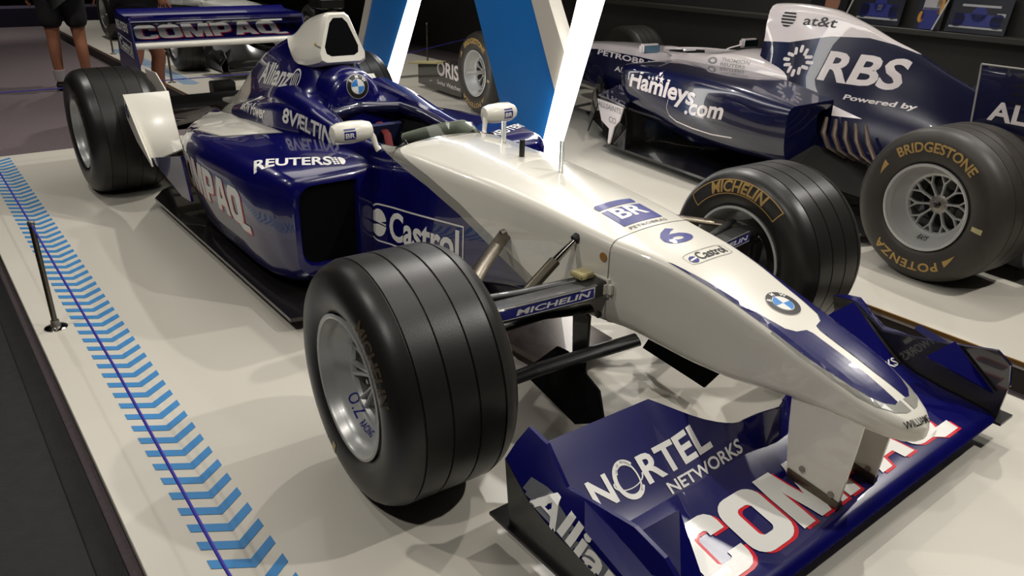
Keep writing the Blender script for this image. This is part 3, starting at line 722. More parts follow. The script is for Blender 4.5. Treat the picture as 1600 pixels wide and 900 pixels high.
    for s in (-1, 1):
        fy = [s*q for q in [.001, .02, .04, .06, .08, .10, .12, .14, .16, .19, .22, .25, .28, .305, .33, .38, .43, .48, .54, .60, .655]]
        rows = []
        for t in (0, .06, .25, .5, .75, 1):
            r_ = []
            for y in fy:
                xe, ze = te(y); x0, z0 = .612, .128
                r_.append((x0+(xe-x0)*t, y, z0+(ze-z0)*(t**1.15)))
            rows.append(r_)
        P['flap%d' % s] = grid_surf('flap', rows, .008, blue, fwing)
        # end plates
        if s < 0: top = [(.395, .325), (.455, .315), (.525, .243), (.60, .256), (.72, .275), (.80, .258), (.86, .21), (.885, .15), (.88, .07)]; ye = .655
        else: top = [(.335, .27), (.405, .275), (.515, .217), (.66, .245), (.835, .290), (.875, .262), (.888, .20), (.882, .09)]; ye = .672
        pl = [(x, s*ye, z) for x, z in top]+[(.40, s*ye, .07)]
        P['fep%d' % s] = plate('front_endplate', pl, .010, blue if s < 0 else carbon_gloss, fwing)
        # outboard skin sloping out and down from the top edge
        up = top[:7]; low = [(.392, .268), (.43, .24), (.48, .205), (.55, .185), (.66, .172), (.78, .155), (.86, .14)]
        rows = [[(x, s*(ye+.004), z) for x, z in up], [((a+c)/2, s*(ye+.036), (b+d)/2+.004) for (a, b), (c, d) in zip(up, low)], [(c, s*(ye+.065), d) for c, d in low]]
        P['skin%d' % s] = grid_surf('endplate_skin', rows, .006, blue, fwing)
        rows = [[(c, s*(ye+.065), d) for c, d in low], [(c+.01, s*(ye+.055), .08) for c, d in low]]
        grid_surf('endplate_lower_skin', rows, .006, carbon, fwing)
        plate('foot_plate', [(.34, s*(ye-.01), .082), (.90, s*(ye-.01), .082), (.90, s*(ye+.07), .082), (.34, s*(ye+.07), .082)], .008, carbon, fwing)
        # small winglet on the inside
        if s < 0: v = [(.745, -.560, .285), (.690, -.650, .215), (.845, -.650, .170), (.835, -.585, .200)]
        else: v = [(.725, .66, .275), (.69, .58, .235), (.86, .655, .17)]
        P['vane%d' % s] = plate('inner_vane', v, .008, blue, fwing)
        plate('outer_winglet', [(.60, s*(ye+.02), .262), (.64, s*(ye+.055), .232), (.84, s*(ye+.062), .185), (.84, s*(ye+.02), .21)], .020, blue, fwing)
        # nose pylons
        rows = []
        for z, x0, x1 in ((.345, .672, .850), (.27, .678, .846), (.19, .688, .840), (.115, .700, .835)):
            rows.append([(x0+(x1-x0)*t, s*.082, z) for t in (0, .5, 1)])
        P['pyl%d' % s] = grid_surf('wing_pylon', rows, .009, white, fwing)
        plate('pylon_clamp', [(.70, s*.082, .148), (.70, s*.082, .112), (.838, s*.082, .112), (.838, s*.082, .132)], .016, titan, fwing)
        for bx, bz in ((.735, .165), (.815, .142)):
            lathe('bolt', [(0, .008), (.006, .008), (.008, .006), (.008, -.008), (.006, -.008), (0, -.008)], steel, fwing, 16, 'Y', loc=(bx, s*.082, bz))
        # suspension
        def arm(nm, path, r, m=carbon, fl_=.35): return tube(nm, path, r, m, car, 14, fl_)
        rr = []
        for y, x1, z, ch in ((.150, .128, .436, .085), (.25, .122, .432, .10), (.4, .100, .427, .10), (.585, .070, .420, .09)):
            rr.append([(x1+a*ch if a else x1, s*y, z+b) for a, b in ((0, -.018), (0, .018), (-.06, .022), (-.5, .022), (-.94, .010), (-1, 0), (-.94, -.010), (-.5, -.022), (-.06, -.022))])
        P['uarm%d' % s] = loft_rings('upper_wishbone', rr, carbon, car, auto=30)
        box('arm_root', (.10, s*.168, .436), (.085, .034, .052), white, car, .012)
        arm('upper_wishbone_rear', [(-.30, s*.20, .47), (-.15, s*.40, .455), (.0, s*.585, .43)], .024, titan, .4)
        tube('track_rod', [(.07, s*.17, .452), (.03, s*.4, .447), (-.03, s*.585, .44)], .014, carbon, car, 12, .6)
        box('arm_clamp', (.06, s*.205, .464), (.05, .05, .016), beige, car, .003)
        arm('lower_wishbone', [(.235, s*.150, .318), (.13, s*.40, .262), (.04, s*.60, .20)], .027, carbon, .55)
        arm('lower_wishbone_rear', [(-.28, s*.20, .25), (-.15, s*.40, .22), (-.02, s*.60, .19)], .020, carbon, .5)
        tube('push_rod', [(.0, s*.255, .495), (.0, s*.42, .377), (.0, s*.60, .26)], .020, titan, car, 16, .62)
        tube('push_rod_end', [(.0, s*.185, .540), (.0, s*.225, .515), (.0, s*.265, .488)], [.008, .010, .012], chrome, car, 14)
        tube('push_rod_socket', [(.0, s*.172, .550), (.0, s*.186, .542)], [.014, .014], dark_int, car, 14)
        tube('rear_arm_socket', [(-.297, s*.190, .477), (-.302, s*.212, .470)], [.018, .016], steel, car, 14)
        # turning vane and its stay
        if s < 0: tv = [(-.115, -.241, .065), (.169, -.296, .065), (.304, -.325, .156), (.265, -.312, .228), (.20, -.300, .252), (.10, -.28, .262), (.045, -.268, .250), (-.095, -.245, .115)]
        else: tv = [(-.035, .194, .065), (.254, .160, .065), (.300, .155, .135), (.15, .172, .165), (.0, .190, .13)]
        q_ = [Vector(p) for p in tv]
        grid_surf('turning_vane', [[q_[0], q_[1]], [q_[-1], q_[2]], [q_[-2] if s < 0 else q_[-1].lerp(q_[3], .5), q_[3]]] if s > 0 else [[q_[0], q_[0].lerp(q_[1], .5), q_[1]], [q_[7], q_[7].lerp(q_[2], .5), q_[2]], [q_[6], q_[5], q_[3]]], .007, duct_black, car)
        tube('lower_link', [(.10, s*.20, .372), (.05, s*.34, .372), (-.02, s*.58, .33)], .022, carbon, car, 12, .5)
        plate('vane_stay', [(.045, s*.215, .36), (.115, s*.215, .36), (.125, s*.225, .14), (.07, s*.225, .14)], .010, carbon, car, .002)
        box('brake_duct', (.02, s*.575, .33), (.15, .06, .16), carbon, car, .012)
        for px_, pz_ in ((.10, .555), (.095, .345)):
            lathe('bushing', [(0, .004), (.010, .004), (.013, .002), (.013, -.004), (0, -.004)], tan_m if pz_ > .4 else carbon, car, 20, 'Y', loc=(px_, s*(.1655 if pz_ > .4 else .165), pz_-.035 if pz_ > .4 else pz_))
        # rear suspension
        arm('rear_wishbone', [(-3.05, s*.12, .33), (-3.10, s*.55, .36)], .022)
        arm('rear_lower_wishbone', [(-2.9, s*.12, .18), (-3.10, s*.55, .20)], .022)
        arm('drive_shaft', [(-3.115, s*.09, .30), (-3.115, s*.55, .31)], .022, carbon, 1)
    # wheels
    W = {}
    for s in (-1, 1):
        W['f%d' % s] = make_wheel('front_wheel', car, (0, s*.7434, .3097), .3097, .333, .1811, s, -.065)
        W['r%d' % s] = make_wheel('rear_wheel', car, (-3.115, s*.7007, .3254), .3254, .3794, .1811, s, 0)
    return car, P, W
car, P, W = build_car()
tag(car, 'nearest racing car, navy and white, number 6, on the front platform', 'racing car', 'racing cars on show')
def copy_tree(o, parent=None, mats=None):
    c = o.copy(); C.objects.link(c); c.parent = parent
    if mats and o.data and o.type == 'MESH':
        for i, sl in enumerate(c.material_slots):
            if sl.material in mats: sl.link = 'OBJECT'; sl.material = mats[o.data.materials[i]]
    for ch in list(o.children): copy_tree(ch, c, mats)
    return c
# a third car far behind, same make, other paint
pale = mat('pale_car_paint', srgb(196, 196, 190), .3, 0, .8)
car3 = copy_tree(car, None, {P['mono'].data.materials[0]: pale, P['ec'].data.materials[0]: pale, white: pale, blue: carbon_gloss})
car3.location = (-7.15, 1.65, 0)
tag(car3, 'pale racing car on the far platform behind the rear wing', 'racing car', 'racing cars on show')

# ------------------------------------------------------------------ prints on the nearest car
def bar(w_, h_, x=0, y=0): return [(x, y), (x+w_, y), (x+w_, y+h_), (x, y+h_)]
def rrect(w_, h_, r, x=0, y=0, n=5, tl=1, tr=1, bl=1, br=1):
    P_ = []
    for cx, cy, a, on in ((x+w_-r, y+r, -90, br), (x+w_-r, y+h_-r, 0, tr), (x+r, y+h_-r, 90, tl), (x+r, y+r, 180, bl)):
        if on: P_ += [(cx+r*math.cos(R(a+90*i/n)), cy+r*math.sin(R(a+90*i/n))) for i in range(n+1)]
        else: P_.append({-90: (x+w_, y), 0: (x+w_, y+h_), 90: (x, y+h_), 180: (x, y)}[a])
    return P_
def block_word(word, lean=.12, grow=0.0):
    """heavy rounded block capitals"""
    G = []; X = 0; t = .27; g = grow
    for ch in word:
        if ch == 'C':
            o_ = rrect(.78, 1, .26); i_ = rrect(.78-2*t+.30, 1-2*t+.06, .10, t, t-.03, tr=0, br=0)
            pts = rrect(.78, 1, .26)
            # outer with a bite taken from the right
            right_top = (.78, .66); right_bot = (.78, .34)
            br = [p for p in pts]
            outer = [(.78, .34)]+[(.78-.2+.2*math.cos(R(a)), .2+.2*math.sin(R(a))) for a in (0, -30, -60, -90)]+[(.24+.24*math.cos(R(a)), .24+.24*math.sin(R(a))) for a in (270, 240, 210, 180)]+[(.24+.24*math.cos(R(a)), .76+.24*math.sin(R(a))) for a in (180, 150, 120, 90)]+[(.58+.2*math.cos(R(a)), .8+.2*math.sin(R(a))) for a in (90, 60, 30, 0)]+[(.78, .66)]
            inner = [(.52, .66), (.52, .74), (.48, .77), (.32, .77), (.27, .72), (.27, .28), (.32, .23), (.48, .23), (.52, .26), (.52, .34)]
            g_ = poly_geo(outer+inner); w_ = .78
        elif ch in 'OQ':
            g_ = poly_geo(rrect(.82, 1, .26), rrect(.82-2*t, 1-2*t+.06, .09, t, t-.03)); w_ = .82
            if ch == 'Q': g_ = join_geo(g_, poly_geo([(.42, .16), (.66, .22), (.78, .10), (1.12, .10), (1.12, -.12), (.70, -.12), (.52, .0)])); w_ = 1.12
        elif ch == 'M': g_ = poly_geo([(0, 0), (.25, 0), (.25, .62), (.40, .0), (.62, .0), (.77, .62), (.77, 0), (1.02, 0), (1.02, 1), (.66, 1), (.51, .42), (.36, 1), (0, 1)]); w_ = 1.02
        elif ch == 'P': g_ = poly_geo([(0, 0), (.26, 0), (.26, .30), (.52, .30)]+[(.52+.24*math.cos(R(a)), .54+.24*math.sin(R(a))) for a in (-90, -45, 0)]+[(.54+.22*math.cos(R(a)), .78+.22*math.sin(R(a))) for a in (0, 45, 90)]+[(0, 1)], [(.26, .52), (.48, .52), (.52, .57), (.52, .74), (.48, .79), (.26, .79)]); w_ = .78
        elif ch == 'A': g_ = poly_geo([(0, 0), (.27, 0), (.32, .20), (.58, .20), (.63, 0), (.90, 0), (.64, 1), (.26, 1)], [(.37, .42), (.53, .42), (.47, .74), (.43, .74)]); w_ = .90
        G.append(([(x+X, y) for x, y in g_[0]], g_[1])); X += w_+.06
    V, F = join_geo(*G)
    return [(x+lean*y, y) for x, y in V], F
def compaq(parent, BL, BR, TL, bvh, red=True, off=.0016):
    BL, BR, TL = Vector(BL), Vector(BR), Vector(TL); g = block_word('COMPAQ')
    dx = (BR-BL).normalized()*(TL-BL).length*.045; dy = -(TL-BL)*.04
    decal('lettering_shadow', g, BL+dx+dy, BR+dx+dy, TL+dx+dy, red_ink, parent, bvh, off*.7, .03)
    decal('lettering', g, BL, BR, TL, white_ink, parent, bvh, off*1.5, .03)

def put_text(parent, s, BL, BR, TL, m, bvh, bold=.02, shear=0, off=.0016, step=.03, spacing=1, name='lettering'):
    return decal(name, text_geo(s, bold, shear, spacing), BL, BR, TL, m, parent, bvh, off, step)
nose = P['nose']; mono = P['mono']
bn = bvh_of([P['nose'], P['mono']])
def flat(z): return z
# nose top prints (read from the front: right is +y, up is -x)
def topdecal(nm, g, x0, x1, y0, y1, m, off=.0014, par=nose, z=.62, step=.02):
    return decal(nm, g, (x1, y0, z), (x1, y1, z), (x0, y0, z), m, par, bn, off, step, depth=.6)
topdecal('logo_panel', join_geo(poly_geo(bar(1, .70)), poly_geo([(0, .78), (.95, .78), (1, .84), (1, 1), (.05, 1), (0, .94)])), -.048, .084, -.078, .078, blue_ink, par=mono)
topdecal('lettering', text_geo('BR', .06), -.006, .052, -.056, .060, white_ink, .0022, par=mono)
topdecal('lettering', text_geo('PETROBRAS', .005, 0, 1.15), .094, .107, -.072, .076, black_ink, par=mono)
topdecal('race_number', text_geo('6', .05), .150, .240, -.052, .054, blue_ink)
topdecal('lettering', text_geo('Castrol', .015), .296, .330, -.040, .070, black_ink)
topdecal('roundel', poly_geo(circ(1, 28)), .304, .333, -.072, -.044, blue_ink)
topdecal('roundel_band', poly_geo([(-1, -.25), (1, .0), (1, .35), (-1, .1)]), .313, .323, -.072, -.044, white_ink, .002)
for g, a in ((poly_geo(rrect(1, 1, .2), rrect(.985, .92, .18, .0075, .04)), 0),): topdecal('label_outline', g, .290, .340, -.080, .084, grey_ink)
# blue flashes either side of a white spine
def nose_flash(s):
    outer = [(.284, .122), (.40, .1125), (.49, .1035), (.59, .1000), (.68, .0965), (.74, .092), (.80, .0800), (.84, .0675), (.865, .052), (.880, .030), (.878, .017)]
    inner = [(.80, .013), (.70, .013), (.655, .014), (.640, .020), (.632, .050), (.612, .068), (.56, .080), (.49, .0905), (.40, .104), (.300, .118)]
    pts = [(s*y, -x) for x, y in outer+inner]
    V, F = poly_geo(pts); xs = [v[0] for v in V]; ys = [v[1] for v in V]
    decal('blue_flash', (V, F), (-min(ys), min(xs), .6), (-min(ys), max(xs), .6), (-max(ys), min(xs), .6), blue, nose, bn, .0014, .02, depth=.6)
    go = [(.60, .1045), (.68, .1030), (.76, .0975), (.82, .0860), (.860, .072), (.892, .050), (.905, .022), (.906, .006), (.878, .006), (.8785, .017), (.880, .030), (.865, .052), (.84, .0675), (.80, .08), (.74, .092), (.68, .0965), (.60, .0995)]
    pts = [(s*y, -x) for x, y in go]; V, F = poly_geo(pts); xs = [v[0] for v in V]; ys = [v[1] for v in V]
    decal('grey_flash', (V, F), (-min(ys), min(xs), .6), (-min(ys), max(xs), .6), (-max(ys), min(xs), .6), grey, nose, bn, .0011, .02, depth=.6)
nose_flash(-1); nose_flash(1)
bmw_badge('badge', (.553, .012, .52), (0, 1, 0), (-1, 0, .28), .046, nose, bn)
put_text(nose, 'WILLIAMS', (.936, -.052, .380), (.950, .022, .378), (.924, -.052, .392), black_ink, bn, .01, step=.01)
# chassis side: oil company label
bt = bvh_of([P['mono'], P['tub']])
for s in (-1, 1):
    A, B, T = ((-1.07, -.3, .235), (-.488, -.3, .295), (-1.075, -.3, .375)) if s < 0 else ((-.488, .3, .295), (-1.07, .3, .235), (-.478, .3, .435))
    T = Vector(A)+Vector((-.004, 0, .150))
    g = poly_geo(rrect(4, 1, .45, tr=0, br=0), rrect(3.92, .92, .42, .04, .04, tr=0, br=0)); decal('label_outline', g, A, B, T, white_ink, mono, bt, .0016, .05)
    A, B = Vector(A), Vector(B); U = (B-A); W_ = T-A
    decal('roundel', join_geo(poly_geo([(0, 0)]+circ(1, 20, a0=R(12), a1=R(168))), poly_geo([(0, -.1)]+circ(1, 20, a0=R(192), a1=R(348))), poly_geo([(-.95, .12), (.95, -.12), (.95, .0), (-.95, .14)])), A+U*.03+W_*.14, A+U*.20+W_*.14, A+U*.03+W_*.86, white_ink, mono, bt, .0018, .05)
    put_text(mono, 'Castrol', A+U*.235+W_*.13, A+U*.96+W_*.13, A+U*.235+W_*.88, white_ink, bt, .035)
# pods
for s in (-1, 1):
    pod = P['pod%d' % s]; bp_ = bvh_of([pod])
    poly = [(-1.80, .560), (-1.675, .335), (-1.9, .315), (-2.3, .30), (-2.6, .24), (-2.93, .20), (-2.93, .40), (-2.72, .44), (-2.45, .52), (-2.28, .590), (-2.1, .590)]
    for nm, m_, k, off in (('grey_border', grey, 1.0, .0012), ('white_panel', white, .965, .0018)):
        cx, cy = -2.2, .42
        V, F = poly_geo([(cx+(x-cx)*k, s*(cy+(y-cy)*(k-.03 if k < 1 else 1))) for x, y in poly])
        V = [(y, -x) for x, y in V]; xs = [v[0] for v in V]; ys = [v[1] for v in V]
        decal(nm, (V, F), (-min(ys), min(xs), .6), (-min(ys), max(xs), .6), (-max(ys), min(xs), .6), m_, pod, bp_, off, .05, depth=.6)
    # flank: block lettering
    if s < 0:
        compaq(pod, (-2.20, -.9, .262), (-1.285, -.9, .262), (-2.20, -.9, .432), bp_)
        put_text(pod, 'REUTERS', (-1.190, -.652, .565), (-1.078, -.400, .565), (-1.253, -.624, .60), white_ink, bp_, .05)
        A, B, T = Vector((-1.078, -.388, .565)), Vector((-1.070, -.340, .565)), Vector((-1.14, -.375, .588))
    else:
        put_text(pod, 'REUTERS', (-1.10, .385, .565), (-1.205, .635, .565), (-1.14, .375, .588), white_ink, bp_, .05)
        A, B, T = Vector((-1.21, .64, .565)), Vector((-1.24, .67, .565)), Vector((-1.25, .63, .588))
    decal('globe_mark', join_geo(*[xf(poly_geo(circ(.13, 8)), 1, 1, .15+.28*i, .15+.28*j) for i in range(2) for j in range(4)], poly_geo([(.62, 0)]+circ(.62, 12, .5, .5, R(-60), R(60))+[(.62, 1)])), A, B, T, white_ink, pod, bp_, .0016, .02)
# engine cover
ec = P['ec']; be = bvh_of([ec, P['tub']])
for s in (-1, 1):
    def mk(a, b, c): return (a, b, c) if s < 0 else ((b[0], -b[1], b[2]), (a[0], -a[1], a[2]), (b[0]+(c[0]-a[0]), -(b[1]+(c[1]-a[1])), b[2]+c[2]-a[2]))
    put_text(ec, 'Allianz', *mk((-2.50, -.15, .625), (-2.02, -.19, .665), (-2.43, -.12, .735)), white_ink, be, .05, .15)
    a_ = mk((-2.00, -.19, .662), (-1.90, -.19, .672), (-1.98, -.15, .76))
    decal('eagle_ring', join_geo(arcband(.82, 1, 0, 2*PI, 28), poly_geo(bar(.16, 1.1, -.5, -.55)), poly_geo(bar(.16, 1.3, -.1, -.65)), poly_geo(bar(.16, 1.1, .3, -.55))), *a_, white_ink, ec, be, .0016, .03)
    put_text(ec, 'BMW Power', *mk((-2.38, -.32, .515), (-1.93, -.36, .548), (-2.37, -.32, .575)), white_ink, be, .03, .15)
    put_text(ec, '8VELTINS', *mk((-1.74, -.36, .570), (-1.28, -.36, .545), (-1.73, -.36, .635)), white_ink, be, .03, .05)
    pl_ = P['fplate%d' % s]
    put_text(pl_, '6', *mk((-2.775, -.705, .46), (-2.725, -.705, .445), (-2.775, -.705, .535)), blue_ink, None, .02)
bmw_badge('badge', (-1.62, 0, .712), (0, 1, 0), (-.15, 0, 1), .052, P['hr'], bvh_of([P['hr']]))
ba = bvh_of([P['air']])
decal('badge', poly_geo(circ(1, 16)), (-1.81, -.16, .868), (-1.797, -.16, .866), (-1.81, -.16, .881), yellow_ink, P['air'], ba, .0014, None)
put_text(P['air'], 'Bombay', (-1.795, -.16, .864), (-1.748, -.16, .856), (-1.795, -.16, .876), black_ink, ba, 0, step=None)
# mirrors
for s in (-1, 1):
    mm = P['mir%d' % s]; bm_ = bvh_of([mm]); yy = s*.335+(-.02 if s < 0 else .02)
    decal('logo_panel', join_geo(poly_geo(bar(1, .74)), poly_geo(bar(1, .14, 0, .84))), (-1.0, yy-.022, .645), (-1.0, yy+.022, .645), (-1.0, yy-.022, .683), blue_ink, mm, bm_, .001, .01)
    put_text(mm, 'BR', (-1.0, yy-.018, .651), (-1.0, yy+.018, .651), (-1.0, yy-.018, .668), white_ink, bm_, .04, off=.0016, step=.01)
# front wing
fwg = P['main']; bw = bvh_of([fwg]); 
compaq(fwg, (.848, -.505, .3), (.848, .505, .3), (.668, -.505, .3), bw)
for s in (-1, 1):
    bf = bvh_of([P['flap%d' % s]]); A_ = (-.588, -.205) if s < 0 else (.205, .588)
    fl_ = P['flap%d' % s]
    y0, y1 = A_; L_ = y1-y0
    put_text(fl_, 'N', (.560, y0, .4), (.560, y0+.062, .4), (.505, y0, .4), white_ink, bf, .03)
    put_text(fl_, 'RTEL', (.560, y0+.158, .4), (.560, y1, .4), (.505, y0+.158, .4), white_ink, bf, .03)
    decal('orbit_letter', join_geo(arcband(.72, 1, R(40), R(325), 30), xf(arcband(.86, 1, R(-60), R(150), 24), .75, .95, .05, .0), xf(arcband(.9, 1, R(100), R(300), 24), 1.15, .45, 0, 0, R(60))), (.572, y0+.066, .4), (.572, y0+.158, .4), (.497, y0+.066, .4), white_ink, fl_, bf, .0016, .02)
    nx = (-.388, -.125) if s < 0 else (.388, .655)
    if s < 0: put_text(fl_, 'NETWORKS', (.596, nx[0], .4), (.596, nx[1], .4), (.572, nx[0], .4), white_ink, bf, .02)
    else: put_text(fl_, 'NETWORKS', (.596, .385, .4), (.596, .650, .4), (.572, .385, .4), white_ink, bf, .02)
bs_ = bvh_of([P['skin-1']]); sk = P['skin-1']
decal('silver_grey_patch', poly_geo([(0, 0), (1, 0), (1, .9), (.35, .9), (.12, 1.2), (.03, 1.1)]), (.450, -.735, .212), (.85, -.745, .138), (.450, -.705, .262), silver_grey, sk, bs_, .003, .008)  # silver-grey area over the blue skin, behind the lettering
put_text(sk, 'Allianz', (.475, -.735, .212), (.83, -.745, .142), (.475, -.70, .262), white_ink, bs_, .03, .1, off=.0045, step=.008)
# wishbone labels
for s in (-1, 1):
    ua = P['uarm%d' % s]; bu = bvh_of([ua]); y0, y1 = (-.535, -.215) if s < 0 else (.215, .535)
    zf = lambda y: .4265+.009*(1-(abs(y)-.2)/.38)
    a_, b_ = (.3, y0, zf(y0)-.017), (.3, y1, zf(y1)-.017)
    decal('label_panel', poly_geo(bar(1, 1)), a_, b_, (.3, y0, zf(y0)+.016), white_ink, ua, bu, .001, .04)
    a2, b2 = Vector(a_)+Vector((0, .004, .003)), Vector(b_)+Vector((0, -.004, .003))
    decal('label_ground', poly_geo(bar(1, 1)), a2, b2, a2+Vector((0, 0, .027)), blue_ink, ua, bu, .0016, .04)
    put_text(ua, 'MICHELIN', a2+Vector((0, .07 if s < 0 else .02, .006)), b2+Vector((0, -.012, .006)), a2+Vector((0, .07 if s < 0 else .02, .023)), white_ink, bu, .05, .15, off=.0022)
# rear wing
brw = bvh_of([P['rw']])
compaq(P['rw'], (-3.335, -.46, .9), (-3.335, .42, .9), (-3.495, -.46, .9), brw)
re_ = P['rep-1']
put_text(re_, 'REUTERS', (-3.585, -.507, .80), (-3.33, -.507, .79), (-3.585, -.507, .85), white_ink, None, .03)
put_text(re_, 'Castrol', (-3.56, -.507, .70), (-3.31, -.507, .67), (-3.56, -.507, .765), white_ink, None, .03)
decal('label_outline', poly_geo(bar(1, 1), bar(.95, .86, .025, .07)), (-3.575, -.507, .69), (-3.295, -.507, .66), (-3.575, -.507, .775), white_ink, re_, None)
# wheels
for s in (-1, 1):
    for k, rr_, ww_ in (('f', .3097, .333), ('r', .3254, .3794)):
        wh, tb = W['%s%d' % (k, s)]
        wb_ = bvh_of([wh])
        rm = rr_*.72
        tyre_text('lettering', 'MICHELIN', rm+.012, .034, R(100 if s > 0 else 140), .3, dim_ink, wh, .05, 1, 1, 1.0, tb)
        tyre_text('lettering', 'MICHELIN', rm+.010, .041, R(93), -.3, gold_ink if (k == 'f' and s > 0) else dim_ink, wh, .05, -1, 1, 1.0, tb, shear=.15)
        if k == 'f' and s > 0:
            V_, F_ = poly_geo([(x_/20*.40-.20, 0) for x_ in range(21)]+[(.20-x_/20*.40, .050) for x_ in range(21)], [(x_/20*.392-.196, .003) for x_ in range(21)]+[(.196-x_/20*.392, .047) for x_ in range(21)])
            tyre_text('label_outline', '', rm+.004, .050, R(96), -.3, gold_ink, wh, side=-1, bvh=tb, geo=(V_, F_))
def inward_text(s_, r1, h_, ang, material, parent, bold, bvh, y=.3, spacing=1):
    V, F = text_geo(s_, bold, 0, spacing); xs = [v[0] for v in V]; ys = [v[1] for v in V]; cx = (min(xs)+max(xs))/2; k = h_/(max(ys)-min(ys))
    bm = cut_geo([((x-cx)*k, (yy-min(ys))*k) for x, yy in V], F, .015)
    for v in bm.verts:
        r = r1-v.co.y; a = ang-v.co.x/(r1-h_*.5); q = Vector((r*math.cos(a), y, r*math.sin(a)))
        hh = bvh.ray_cast(q, Vector((0, -1, 0)), .4)
        if hh[0] is not None: q = hh[0]+Vector((0, .0015, 0))
        v.co = q
    bm_obj('lettering', bm, material, parent, smooth=False, recalc=False)
for key in ('f-1', 'r-1', 'f1', 'r1'):
    wh, tb = W[key]; wb_ = bvh_of([wh])
    inward_text('O.Z', .146, .026, R(306), blue_ink, wh, .0, wb_, spacing=1.1)
    inward_text('RACING', .146, .013, R(272), blue_ink, wh, .01, wb_)
wh, tb = W['f-1']
tyre_text('sticker', '', .222, .040, R(-68), .3, beige, wh, side=1, bvh=tb, geo=poly_geo(bar(.45, 1)))
tyre_text('sticker', '', .245, .018, R(-58), .3, white_ink, wh, side=1, bvh=tb, geo=poly_geo(bar(.35, 1)))

